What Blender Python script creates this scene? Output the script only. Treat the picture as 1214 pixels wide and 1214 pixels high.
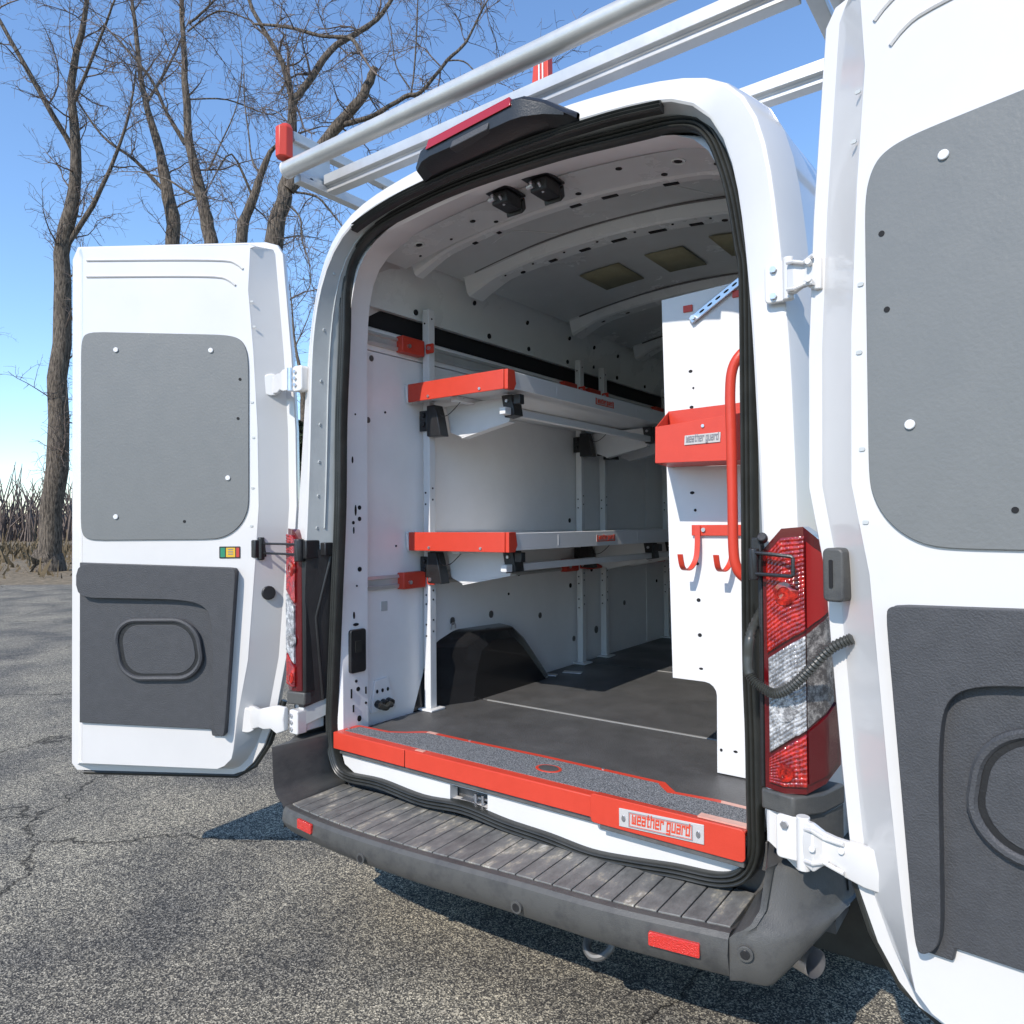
import bpy, bmesh, math, random
from mathutils import Vector, Matrix

for o in list(bpy.data.objects):
    bpy.data.objects.remove(o, do_unlink=True)
scene = bpy.context.scene
C = scene.collection

# ---------------------------------------------------------------- camera
cam_d = bpy.data.cameras.new('camera')
cam = bpy.data.objects.new('camera', cam_d)
C.objects.link(cam)
r_ = Vector((0.80345589, 0.59531699, -0.00750462))
u_ = Vector((0.01512329, -0.00780654, 0.99985516))
f_ = Vector((-0.59517218, 0.80345301, 0.01527536))
cam.matrix_world = Matrix(((r_.x, u_.x, -f_.x, 1.42757), (r_.y, u_.y, -f_.y, -1.86475),
                           (r_.z, u_.z, -f_.z, 1.51333), (0, 0, 0, 1)))
cam_d.sensor_width = 36
cam_d.lens = 869.658 / 1214 * 36
cam_d.clip_start = 0.05
cam_d.clip_end = 3000
scene.camera = cam

# ---------------------------------------------------------------- sky and sun
world = bpy.data.worlds.new('World')
scene.world = world
world.use_nodes = True
wn = world.node_tree.nodes
wl = world.node_tree.links
wn.clear()
sky = wn.new('ShaderNodeTexSky')
sky.sky_type = 'NISHITA'
sky.sun_disc = False
sky.sun_elevation = math.radians(40.3)
sky.sun_rotation = math.radians(180)
sky.air_density = 1.12
sky.dust_density = 0.0
sky.ozone_density = 6.0
bg = wn.new('ShaderNodeBackground')
bg.inputs['Strength'].default_value = 0.15
wo = wn.new('ShaderNodeOutputWorld')
wl.new(sky.outputs[0], bg.inputs[0])
wl.new(bg.outputs[0], wo.inputs[0])
sun_d = bpy.data.lights.new('sun', 'SUN')
sun_d.energy = 2.95
sun_d.angle = math.radians(0.5)
sun_d.color = (1.0, 0.925, 0.835)
sun = bpy.data.objects.new('sun', sun_d)
C.objects.link(sun)
sun.location = (0, -10, 10)
sun.rotation_euler = Vector((-0.08, 1.18, -1.0)).to_track_quat('-Z', 'Y').to_euler()
scene.view_settings.view_transform = 'Standard'
scene.view_settings.look = 'None'
scene.view_settings.exposure = 0.74
scene.view_settings.gamma = 1.0
scene.view_settings.use_curve_mapping = False
scene.render.engine = 'CYCLES'
scene.cycles.max_bounces = 12
scene.cycles.diffuse_bounces = 8

GZ = 0.06      # ground height in the van's frame

# ---------------------------------------------------------------- materials
def mat(name, col, rough=0.5, metal=0.0, coat=0.0, coat_rough=0.05, var=0.0, vscale=8.0, bump=0.0, bscale=60.0, spec=0.5):
    m = bpy.data.materials.new(name)
    m.use_nodes = True
    nt = m.node_tree
    b = nt.nodes['Principled BSDF']
    b.inputs['Base Color'].default_value = (*col, 1)
    b.inputs['Roughness'].default_value = rough
    b.inputs['Metallic'].default_value = metal
    b.inputs['Coat Weight'].default_value = coat
    b.inputs['Coat Roughness'].default_value = coat_rough
    b.inputs['Specular IOR Level'].default_value = spec
    tc = nt.nodes.new('ShaderNodeTexCoord')
    if var > 0:
        n = nt.nodes.new('ShaderNodeTexNoise')
        n.inputs['Scale'].default_value = vscale
        n.inputs['Detail'].default_value = 6
        n.inputs['Roughness'].default_value = 0.65
        nt.links.new(tc.outputs['Object'], n.inputs['Vector'])
        cr = nt.nodes.new('ShaderNodeValToRGB')
        cr.color_ramp.elements[0].position = 0.3
        cr.color_ramp.elements[1].position = 0.7
        cr.color_ramp.elements[0].color = (*[c * (1 - var) for c in col], 1)
        cr.color_ramp.elements[1].color = (*[min(1, c * (1 + var * .6)) for c in col], 1)
        nt.links.new(n.outputs['Fac'], cr.inputs['Fac'])
        nt.links.new(cr.outputs['Color'], b.inputs['Base Color'])
        mr = nt.nodes.new('ShaderNodeMapRange')
        mr.inputs['To Min'].default_value = max(0.02, rough * 0.85)
        mr.inputs['To Max'].default_value = min(1, rough * 1.2)
        nt.links.new(n.outputs['Fac'], mr.inputs['Value'])
        nt.links.new(mr.outputs[0], b.inputs['Roughness'])
    if bump > 0:
        n2 = nt.nodes.new('ShaderNodeTexNoise')
        n2.inputs['Scale'].default_value = bscale
        n2.inputs['Detail'].default_value = 3
        nt.links.new(tc.outputs['Object'], n2.inputs['Vector'])
        bp = nt.nodes.new('ShaderNodeBump')
        bp.inputs['Strength'].default_value = bump
        bp.inputs['Distance'].default_value = 0.01
        nt.links.new(n2.outputs['Fac'], bp.inputs['Height'])
        nt.links.new(bp.outputs['Normal'], b.inputs['Normal'])
    return m

M = {}
M['paint'] = mat('white_paint', (.645, .63, .61), .32, coat=.7, var=.045, vscale=2.2, bump=.03, bscale=3)
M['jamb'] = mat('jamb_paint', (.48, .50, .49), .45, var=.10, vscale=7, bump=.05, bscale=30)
M['liner'] = mat('liner_white', (.84, .83, .82), .38, var=.05, vscale=4, bump=.04, bscale=12)
M['upper'] = mat('inner_body_paint', (.74, .765, .75), .27, var=.05, vscale=3, bump=.08, bscale=6)
M['powder'] = mat('white_powder_coat', (.68, .68, .675), .38, var=.02, vscale=20, bump=.06, bscale=300)
M['redpc'] = mat('red_powder_coat', (.56, .048, .024), .42, var=.05, vscale=18, bump=.06, bscale=300)
M['rubber'] = mat('black_rubber', (.028, .029, .026), .36, var=.3, vscale=15)
M['black'] = mat('black_plastic', (.020, .020, .021), .33, var=.2, vscale=20, bump=.1, bscale=200)
M['dark'] = mat('dark_hole', (.006, .006, .007), .8)
M['board'] = mat('grey_board', (.165, .17, .165), .42, var=.035, vscale=14, bump=.08, bscale=120)
M['trim'] = mat('charcoal_trim', (.055, .056, .06), .55, var=.14, vscale=30, bump=.25, bscale=260)
M['alu'] = mat('aluminium', (.56, .56, .54), .36, metal=.4, var=.10, vscale=9, bump=.05, bscale=40)
M['zinc'] = mat('zinc_steel', (.62, .62, .64), .3, metal=.9, var=.12, vscale=30)
M['steel'] = mat('dull_steel', (.16, .155, .15), .5, metal=.5, var=.3, vscale=20)
M['pad'] = mat('damping_pad', (.30, .28, .17), .6, var=.12, vscale=30, bump=.2, bscale=80)
M['hub'] = mat('wheel_steel', (.35, .35, .36), .4, metal=.8)
M['tyre'] = mat('tyre_rubber', (.03, .03, .03), .8, var=.2, vscale=20)
M['glass'] = mat('window_glass', (.02, .03, .035), .05, spec=.8)
M['bark'] = mat('bark', (.112, .085, .062), .9, var=.55, vscale=9, bump=1.0, bscale=14)
def barkmat():
    m = bpy.data.materials.new('bark'); m.use_nodes = True
    nt = m.node_tree; b = nt.nodes['Principled BSDF']; L = nt.links.new
    tc = nt.nodes.new('ShaderNodeTexCoord')
    mp = nt.nodes.new('ShaderNodeMapping'); mp.inputs['Scale'].default_value = (1, 1, .16)
    L(tc.outputs['Object'], mp.inputs['Vector'])
    n = nt.nodes.new('ShaderNodeTexNoise'); n.inputs['Scale'].default_value = 26; n.inputs['Detail'].default_value = 6; n.inputs['Roughness'].default_value = .7
    L(mp.outputs[0], n.inputs['Vector'])
    cr = nt.nodes.new('ShaderNodeValToRGB'); e = cr.color_ramp.elements
    e[0].position = .40; e[0].color = (.035, .027, .020, 1); e[1].position = .62; e[1].color = (.21, .17, .13, 1)
    L(n.outputs['Fac'], cr.inputs['Fac']); L(cr.outputs[0], b.inputs['Base Color'])
    b.inputs['Roughness'].default_value = .92
    bp = nt.nodes.new('ShaderNodeBump'); bp.inputs['Strength'].default_value = 1; bp.inputs['Distance'].default_value = .05
    L(n.outputs['Fac'], bp.inputs['Height']); L(bp.outputs[0], b.inputs['Normal'])
    return m
M['bark'] = barkmat()
M['arch'] = mat('gloss_black_plastic', (.016, .016, .017), .24, coat=.4, var=.1, vscale=12, bump=.04, bscale=90)
M['ceiling'] = mat('roof_inner_paint', (.62, .64, .63), .26, var=.10, vscale=2.2, bump=.10, bscale=5)
M['twig'] = mat('twig_bark', (.15, .115, .095), .85, var=.5, vscale=3)
M['needle'] = mat('evergreen_needles', (.035, .055, .022), .8, var=.5, vscale=3)
M['shrub'] = mat('dry_scrub', (.13, .095, .05), .9, var=.5, vscale=2)
M['seamtape'] = mat('seam_strip', (.30, .30, .29), .4, var=.1)
M['label_g'] = mat('label_green', (.02, .22, .12), .4)
M['label_y'] = mat('label_yellow', (.65, .40, .03), .4)
M['label_r'] = mat('label_red', (.45, .04, .03), .4)
M['decal'] = mat('silver_decal', (.47, .455, .44), .3, var=.04, vscale=40)
M['ink'] = mat('decal_red_ink', (.60, .06, .025), .45)
M['ink2'] = mat('decal_dark_ink', (.20, .20, .22), .45)
M['refl'] = mat('red_reflector', (.62, .03, .02), .12, coat=1, var=.12, vscale=150, bump=.5, bscale=300)
M['glare_pale'] = mat('pale_glare_strip', (.62, .34, .27), .4, var=.1, vscale=60)  # pale pink that paints sun glare onto the red guard margin
M['blackstrip'] = mat('wall_slot_black', (.012, .012, .014), .8)  # near-black strip at the back of the wall slot
M['hose'] = mat('hose_plastic', (.045, .047, .042), .35, var=.1, vscale=40)

def rubbermat():
    m = mat('rubber_floor', (.082, .082, .082), .42, var=.25, vscale=9, bump=.25, bscale=220)
    nt = m.node_tree
    n = nt.nodes.new('ShaderNodeTexNoise'); n.inputs['Scale'].default_value = 3.0; n.inputs['Detail'].default_value = 8
    tc = nt.nodes.new('ShaderNodeTexCoord')
    nt.links.new(tc.outputs['Object'], n.inputs['Vector'])
    mr = nt.nodes.new('ShaderNodeMapRange')
    mr.inputs['From Min'].default_value = .35; mr.inputs['From Max'].default_value = .65
    mr.inputs['To Min'].default_value = .34; mr.inputs['To Max'].default_value = .55
    nt.links.new(n.outputs['Fac'], mr.inputs['Value'])
    nt.links.new(mr.outputs[0], nt.nodes['Principled BSDF'].inputs['Roughness'])
    return m
M['mat'] = rubbermat()

def griptape():
    m = bpy.data.materials.new('grip_tape'); m.use_nodes = True
    nt = m.node_tree; b = nt.nodes['Principled BSDF']
    tc = nt.nodes.new('ShaderNodeTexCoord')
    n = nt.nodes.new('ShaderNodeTexNoise'); n.inputs['Scale'].default_value = 260; n.inputs['Detail'].default_value = 4
    cr = nt.nodes.new('ShaderNodeValToRGB')
    cr.color_ramp.elements[0].position = .38; cr.color_ramp.elements[0].color = (.03, .035, .04, 1)
    cr.color_ramp.elements[1].position = .66; cr.color_ramp.elements[1].color = (.28, .29, .30, 1)
    nt.links.new(tc.outputs['Object'], n.inputs['Vector'])
    nt.links.new(n.outputs['Fac'], cr.inputs['Fac'])
    nt.links.new(cr.outputs[0], b.inputs['Base Color'])
    b.inputs['Roughness'].default_value = .75
    bp = nt.nodes.new('ShaderNodeBump'); bp.inputs['Strength'].default_value = .7; bp.inputs['Distance'].default_value = .002
    nt.links.new(n.outputs['Fac'], bp.inputs['Height']); nt.links.new(bp.outputs[0], b.inputs['Normal'])
    return m
M['grip'] = griptape()

def worn_plastic(name, dusty):
    m = bpy.data.materials.new(name); m.use_nodes = True
    nt = m.node_tree; b = nt.nodes['Principled BSDF']
    tc = nt.nodes.new('ShaderNodeTexCoord')
    mp = nt.nodes.new('ShaderNodeMapping'); mp.inputs['Scale'].default_value = (1, .45, 1)
    nt.links.new(tc.outputs['Object'], mp.inputs['Vector'])
    n = nt.nodes.new('ShaderNodeTexNoise'); n.inputs['Scale'].default_value = 16; n.inputs['Detail'].default_value = 9; n.inputs['Roughness'].default_value = .72
    nt.links.new(mp.outputs[0], n.inputs['Vector'])
    cr = nt.nodes.new('ShaderNodeValToRGB')
    e = cr.color_ramp.elements
    e[0].position = .36; e[0].color = (.050, .050, .050, 1)
    e[1].position = .54; e[1].color = (.075, .074, .070, 1)
    if dusty:
        e[0].color = (.090, .090, .086, 1); e[1].color = (.165, .164, .155, 1)
        x = cr.color_ramp.elements.new(.60); x.color = (.27, .25, .20, 1)
        x = cr.color_ramp.elements.new(.655); x.color = (.50, .48, .43, 1)
    nt.links.new(n.outputs['Fac'], cr.inputs['Fac'])
    nt.links.new(cr.outputs[0], b.inputs['Base Color'])
    b.inputs['Roughness'].default_value = .5 if not dusty else .55
    n2 = nt.nodes.new('ShaderNodeTexNoise'); n2.inputs['Scale'].default_value = 350
    nt.links.new(tc.outputs['Object'], n2.inputs['Vector'])
    bp = nt.nodes.new('ShaderNodeBump'); bp.inputs['Strength'].default_value = .25; bp.inputs['Distance'].default_value = .003
    nt.links.new(n2.outputs['Fac'], bp.inputs['Height']); nt.links.new(bp.outputs[0], b.inputs['Normal'])
    return m
M['bumper'] = worn_plastic('bumper_plastic', False)
M['tread'] = worn_plastic('scuffed_step_plastic', True)

def lens(name, col, glint, rough=.12):
    m = bpy.data.materials.new(name); m.use_nodes = True
    nt = m.node_tree; b = nt.nodes['Principled BSDF']
    tc = nt.nodes.new('ShaderNodeTexCoord')
    n = nt.nodes.new('ShaderNodeTexNoise'); n.inputs['Scale'].default_value = 44; n.inputs['Detail'].default_value = 5; n.inputs['Roughness'].default_value = .8
    nt.links.new(tc.outputs['Object'], n.inputs['Vector'])
    cr = nt.nodes.new('ShaderNodeValToRGB')
    cr.color_ramp.elements[0].position = .44; cr.color_ramp.elements[0].color = (*col, 1)
    cr.color_ramp.elements[1].position = .66; cr.color_ramp.elements[1].color = (*glint, 1)  # noise paints brighter glint spots into the lens colour
    nt.links.new(n.outputs['Fac'], cr.inputs['Fac'])
    nt.links.new(cr.outputs[0], b.inputs['Base Color'])
    b.inputs['Roughness'].default_value = rough
    b.inputs['Specular IOR Level'].default_value = .5
    b.inputs['Coat Weight'].default_value = 1.0
    b.inputs['Coat Roughness'].default_value = .02
    return m
M['lens_red'] = lens('red_lens', (.15, .002, .002), (.58, .022, .008), .09)
M['lens_clear'] = lens('clear_lens', (.16, .16, .165), (.66, .66, .66), .07)
M['lens_clear_shaded'] = lens('shaded_clear_lens', (.07, .065, .065), (.40, .38, .36))  # same clear lens, darkened to paint shade on the lamp's side face
M['lens_rim'] = mat('dark_red_rim', (.09, .004, .006), .1, coat=1)
M['brake_red'] = mat('brake_light_red', (.33, .012, .012), .25, coat=.5)

def asphalt():
    m = bpy.data.materials.new('asphalt'); m.use_nodes = True
    nt = m.node_tree; b = nt.nodes['Principled BSDF']; L = nt.links.new
    tc = nt.nodes.new('ShaderNodeTexCoord')
    def noise(s, d=4, r=.6):
        n = nt.nodes.new('ShaderNodeTexNoise'); n.inputs['Scale'].default_value = s; n.inputs['Detail'].default_value = d; n.inputs['Roughness'].default_value = r
        L(tc.outputs['Object'], n.inputs['Vector']); return n
    v = nt.nodes.new('ShaderNodeTexVoronoi'); v.inputs['Scale'].default_value = 235
    L(tc.outputs['Object'], v.inputs['Vector'])
    sep = nt.nodes.new('ShaderNodeSeparateColor'); L(v.outputs['Color'], sep.inputs[0])
    cr = nt.nodes.new('ShaderNodeValToRGB'); e = cr.color_ramp.elements
    e[0].position = 0.0; e[0].color = (.045, .044, .044, 1)
    e[1].position = 1.0; e[1].color = (.70, .64, .51, 1)
    x = e.new(.30); x.color = (.095, .09, .082, 1)
    x = e.new(.62); x.color = (.215, .198, .16, 1)
    L(sep.outputs[0], cr.inputs['Fac'])
    n1 = noise(34, 5, .7)
    cr1 = nt.nodes.new('ShaderNodeValToRGB'); cr1.color_ramp.elements[0].position = .34; cr1.color_ramp.elements[1].position = .58
    cr1.color_ramp.elements[0].color = (.55, .55, .57, 1); cr1.color_ramp.elements[1].color = (1.05, 1.03, 1, 1)
    L(n1.outputs['Fac'], cr1.inputs['Fac'])
    n2 = noise(1.1, 6, .6)
    cr2 = nt.nodes.new('ShaderNodeValToRGB'); cr2.color_ramp.elements[0].position = .36; cr2.color_ramp.elements[1].position = .6
    cr2.color_ramp.elements[0].color = (.52, .53, .56, 1); cr2.color_ramp.elements[1].color = (1.10, 1.08, 1.02, 1)
    L(n2.outputs['Fac'], cr2.inputs['Fac'])
    def mulc(a, c):
        mx = nt.nodes.new('ShaderNodeMix'); mx.data_type = 'RGBA'; mx.blend_type = 'MULTIPLY'; mx.inputs['Factor'].default_value = 1
        L(a, mx.inputs['A']); L(c, mx.inputs['B']); return mx.outputs['Result']
    c = mulc(mulc(cr.outputs[0], cr1.outputs[0]), cr2.outputs[0])
    # cracks
    dn = noise(3.0, 5)
    mp = nt.nodes.new('ShaderNodeVectorMath'); mp.operation = 'MULTIPLY_ADD'
    L(dn.outputs['Color'], mp.inputs[0]); mp.inputs[1].default_value = (.35, .35, .35); L(tc.outputs['Object'], mp.inputs[2])
    vc = nt.nodes.new('ShaderNodeTexVoronoi'); vc.feature = 'DISTANCE_TO_EDGE'; vc.inputs['Scale'].default_value = .38
    L(mp.outputs[0], vc.inputs['Vector'])
    cc = nt.nodes.new('ShaderNodeValToRGB'); cc.color_ramp.elements[0].position = .0; cc.color_ramp.elements[1].position = .0045
    cc.color_ramp.elements[0].color = (.16, .155, .15, 1); cc.color_ramp.elements[1].color = (1, 1, 1, 1)
    L(vc.outputs['Distance'], cc.inputs['Fac'])
    c = mulc(c, cc.outputs[0])
    L(c, b.inputs['Base Color'])
    b.inputs['Roughness'].default_value = .9
    b.inputs['Specular IOR Level'].default_value = .25
    bp = nt.nodes.new('ShaderNodeBump'); bp.inputs['Strength'].default_value = .55; bp.inputs['Distance'].default_value = .006
    add = nt.nodes.new('ShaderNodeMath'); add.operation = 'MULTIPLY'
    L(v.outputs['Distance'], add.inputs[0]); L(n1.outputs['Fac'], add.inputs[1])
    L(add.outputs[0], bp.inputs['Height']); L(bp.outputs[0], b.inputs['Normal'])
    return m
M['asphalt'] = asphalt()
def litter():
    m = mat('leaf_litter', (.20, .145, .085), .95, bump=1.0, bscale=9)
    nt = m.node_tree; b = nt.nodes['Principled BSDF']
    tc = nt.nodes.new('ShaderNodeTexCoord')
    n = nt.nodes.new('ShaderNodeTexNoise'); n.inputs['Scale'].default_value = 5; n.inputs['Detail'].default_value = 10; n.inputs['Roughness'].default_value = .8
    cr = nt.nodes.new('ShaderNodeValToRGB'); e = cr.color_ramp.elements
    e[0].position = .36; e[0].color = (.05, .045, .02, 1)
    e[1].position = .64; e[1].color = (.34, .26, .16, 1)
    x = e.new(.5); x.color = (.17, .125, .07, 1)
    nt.links.new(tc.outputs['Object'], n.inputs['Vector']); nt.links.new(n.outputs['Fac'], cr.inputs['Fac'])
    nt.links.new(cr.outputs[0], b.inputs['Base Color'])
    return m
M['litter'] = litter()

# ---------------------------------------------------------------- mesh helpers
class MB:
    def __init__(s): s.v = []; s.f = []
    def add(s, vs, fs):
        n = len(s.v); s.v += [tuple(v) for v in vs]; s.f += [tuple(i + n for i in f) for f in fs]; return s
    def box(s, x0, x1, y0, y1, z0, z1):
        vs = [(x, y, z) for x in (x0, x1) for y in (y0, y1) for z in (z0, z1)]
        return s.add(vs, [(0, 1, 3, 2), (4, 6, 7, 5), (0, 4, 5, 1), (2, 3, 7, 6), (0, 2, 6, 4), (1, 5, 7, 3)])
    def obox(s, c, ax, ay, az):
        c = Vector(c); ax = Vector(ax); ay = Vector(ay); az = Vector(az)
        vs = [c + i * ax + j * ay + k * az for i in (-1, 1) for j in (-1, 1) for k in (-1, 1)]
        return s.add(vs, [(0, 1, 3, 2), (4, 6, 7, 5), (0, 4, 5, 1), (2, 3, 7, 6), (0, 2, 6, 4), (1, 5, 7, 3)])
    def loops(s, ls, close=False, cap=False):
        n = len(ls[0]); base = len(s.v)
        for l in ls: s.v += [tuple(p) for p in l]
        m = len(ls)
        for i in range(m - 1):
            for j in range(n if close else n - 1):
                a = base + i * n + j; b2 = base + i * n + (j + 1) % n
                s.f.append((a, b2, b2 + n, a + n))
        if cap:
            s.f.append(tuple(base + j for j in range(n))[::-1])
            s.f.append(tuple(base + (m - 1) * n + j for j in range(n)))
        return s
    def prism(s, poly, fn, a, b):
        """poly of 2-D points, fn(p, t) -> 3-D point, extruded t from a to b"""
        return s.loops([[fn(p, a) for p in poly], [fn(p, b) for p in poly]], True, True)
    def tube(s, pts, rad, n=10, cap=True, flat=1.0):
        pts = [Vector(p) for p in pts]
        if not isinstance(rad, (list, tuple)): rad = [rad] * len(pts)
        ls = []; up = None
        for i, p in enumerate(pts):
            t = (pts[min(i + 1, len(pts) - 1)] - pts[max(i - 1, 0)]).normalized()
            if up is None:
                up = Vector((0, 0, 1)) if abs(t.z) < .9 else Vector((1, 0, 0))
            x = t.cross(up).normalized(); up = x.cross(t).normalized()
            ls.append([p + rad[i] * (math.cos(a) * x + flat * math.sin(a) * up) for a in [2 * math.pi * k / n for k in range(n)]])
        return s.loops(ls, True, cap)
    def cyl(s, a, b, r, n=16):
        return s.tube([a, b], r, n)

def build(name, mb, material, parent=None, bevel=0.0, seg=2, angle=32, smooth=True):
    while parent is not None and parent.parent is not None and parent.parent.parent is not None:
        parent = parent.parent          # thing > part > sub-part, never deeper
    me = bpy.data.meshes.new(name)
    off = Vector(parent['_o']) if parent is not None and '_o' in parent else Vector((0, 0, 0))
    me.from_pydata([tuple(Vector(v) - off) for v in mb.v], [], mb.f)
    bm = bmesh.new(); bm.from_mesh(me)
    bmesh.ops.recalc_face_normals(bm, faces=bm.faces)
    bm.to_mesh(me); bm.free()
    if smooth:
        me.polygons.foreach_set('use_smooth', [True] * len(me.polygons))
        try: me.set_sharp_from_angle(angle=math.radians(angle))
        except Exception: pass
    me.materials.append(M[material] if isinstance(material, str) else material)
    o = bpy.data.objects.new(name, me); C.objects.link(o)
    if parent is not None:
        o.parent = parent
        o['_o'] = tuple(off)
    if bevel > 0:
        b = o.modifiers.new('bevel', 'BEVEL'); b.width = bevel; b.segments = seg; b.limit_method = 'ANGLE'; b.angle_limit = math.radians(30)
        b.harden_normals = False
    return o

def thing(name, label, cat, loc=(0, 0, 0), group=None):
    o = bpy.data.objects.new(name, None); C.objects.link(o)
    o.location = loc; o['_o'] = tuple(loc); o['label'] = label; o['category'] = cat
    o.empty_display_size = .1
    if group: o['group'] = group
    return o

def share(o, parent, offset=(0, 0, 0), rot=None):
    c = o.copy(); C.objects.link(c); c.parent = parent
    c.location = Vector(o.location) + Vector(offset)
    return c

def catmull(pts, n=4, closed=False):
    P = [Vector(p) for p in pts]; out = []; m = len(P)
    rng = range(m if closed else m - 1)
    for i in rng:
        g = lambda k: P[k % m] if closed else P[max(0, min(m - 1, k))]
        p0, p1, p2, p3 = g(i - 1), g(i), g(i + 1), g(i + 2)
        for k in range(n):
            t = k / n
            out.append(.5 * ((2 * p1) + (-p0 + p2) * t + (2 * p0 - 5 * p1 + 4 * p2 - p3) * t * t + (-p0 + 3 * p1 - 3 * p2 + p3) * t ** 3))
    if not closed: out.append(P[-1])
    return out

def chaikin(P, it=2):
    for _ in range(it):
        Q = []
        for i in range(len(P)):
            a, b = P[i], P[(i + 1) % len(P)]; l = math.hypot(a[0] - b[0], a[1] - b[1]); t = min(.25, .03 / max(l, 1e-6))
            Q += [(a[0] + (b[0] - a[0]) * t, a[1] + (b[1] - a[1]) * t), (b[0] + (a[0] - b[0]) * t, b[1] + (a[1] - b[1]) * t)]
        P = Q
    return P
def rrect(x0, x1, z0, z1, r, n=5):
    out = []
    for cx, cz, a0 in ((x1 - r, z1 - r, 0), (x0 + r, z1 - r, 90), (x0 + r, z0 + r, 180), (x1 - r, z0 + r, 270)):
        for k in range(n + 1):
            a = math.radians(a0 + 90 * k / n); out.append((cx + r * math.cos(a), cz + r * math.sin(a)))
    return out

# block lettering: each glyph is a set of strokes on a 4 x 7 grid (baseline 0, x-height 5)
GL = {
 'w': [((0,5),(0,0)),((0,0),(4,0)),((2,0),(2,4)),((4,0),(4,5))],
 'e': [((0,0),(0,5)),((0,5),(3.4,5)),((3.4,5),(3.4,2.5)),((3.4,2.5),(0,2.5)),((0,0),(3.4,0))],
 'a': [((0,5),(3.4,5)),((3.4,5),(3.4,0)),((3.4,0),(0,0)),((0,0),(0,2.7)),((0,2.7),(3.4,2.7))],
 't': [((1,7),(1,0)),((1,0),(2.6,0)),((0,5),(2.6,5))],
 'h': [((0,7),(0,0)),((0,5),(3.4,5)),((3.4,5),(3.4,0))],
 'r': [((0,5),(0,0)),((0,5),(2.8,5)),((2.8,5),(2.8,4))],
 'g': [((0,5),(3.4,5)),((0,5),(0,0)),((0,0),(3.4,0)),((3.4,5),(3.4,-2)),((3.4,-2),(0,-2))],
 'u': [((0,5),(0,0)),((0,0),(3.4,0)),((3.4,0),(3.4,5))],
 'd': [((0,5),(3.4,5)),((0,5),(0,0)),((0,0),(3.4,0)),((3.4,7),(3.4,0))],
 ' ': [],
}
ADV = {'w': 6.3, 't': 4.6, 'r': 4.6, ' ': 2.8}
def lettering(text, fn, width, height, stroke=1.15, slant=.12):
    """fn(u, v, d): u along, v up, d outwards"""
    total = sum(ADV.get(c, 5.6) for c in text) - 1.4
    su = width / total; sv = height / 9.0
    mb = MB(); x = 0
    for c in text:
        for k, (a, b) in enumerate(GL[c]):
            h = stroke / 2
            ax, bx = min(a[0], b[0]) - h, max(a[0], b[0]) + h
            az, bz = min(a[1], b[1]) - h, max(a[1], b[1]) + h
            q = [(ax, az), (bx, az), (bx, bz), (ax, bz)]
            q = [((x + p[0] + slant * p[1] + .4) * su, (p[1] + 2) * sv) for p in q]
            mb.prism(q, lambda p, t: fn(p[0], p[1], t), 0.0, 0.001 + k * .0002)
        x += ADV.get(c, 5.6)
    return mb
# ---------------------------------------------------------------- ground
def sheet(name, x0, x1, y0, y1, z, material, n=1):
    mb = MB()
    mb.add([(x0, y0, z), (x1, y0, z), (x1, y1, z), (x0, y1, z)], [(0, 1, 2, 3)])
    o = build(name, mb, material); o['kind'] = 'structure'; return o
sheet('ground', -900, 900, -900, 900, GZ - .03, 'litter')
# parking lot: its far edge runs square to the camera's view
mb = MB()
fd = Vector((-.595, .804, 0)); rd = Vector((.804, .595, 0)); c0 = Vector((1.43, -1.86, 0))
q = [c0 + fd * 18.4 - rd * 60, c0 + fd * 18.4 + rd * 60, c0 - fd * 60 + rd * 60, c0 - fd * 60 - rd * 60]
mb.add([(p.x, p.y, GZ) for p in q], [(0, 1, 2, 3)])
o = build('parking_lot', mb, 'asphalt'); o['kind'] = 'structure'

# ---------------------------------------------------------------- the van
van = thing('cargo_van', 'white high-roof cargo van with both rear doors swung wide open', 'van', (0, 2.5, GZ))

SEAL = [(-0.746, 0.567), (-0.562, 0.573), (-0.352, 0.56), (-0.161, 0.574), (0.014, 0.56), (0.174, 0.555), (0.322, 0.545), (0.459, 0.557), (0.585, 0.573), (0.703, 0.583), (0.766, 0.611), (0.795, 0.666), (0.798, 0.743), (0.797, 0.817), (0.796, 0.975), (0.792, 1.131), (0.792, 1.318), (0.793, 1.535), (0.794, 1.836), (0.794, 2.14), (0.784, 2.223), (0.765, 2.349), (0.742, 2.442), (0.711, 2.525), (0.667, 2.576), (0.594, 2.6), (0.508, 2.609), (0.4, 2.62), (0.219, 2.636), (-0.111, 2.647), (-0.336, 2.637), (-0.562, 2.604), (-0.686, 2.532), (-0.735, 2.42), (-0.746, 2.225), (-0.767, 1.907), (-0.774, 1.584), (-0.795, 1.26), (-0.817, 0.935), (-0.828, 0.739), (-0.809, 0.619)]
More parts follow.
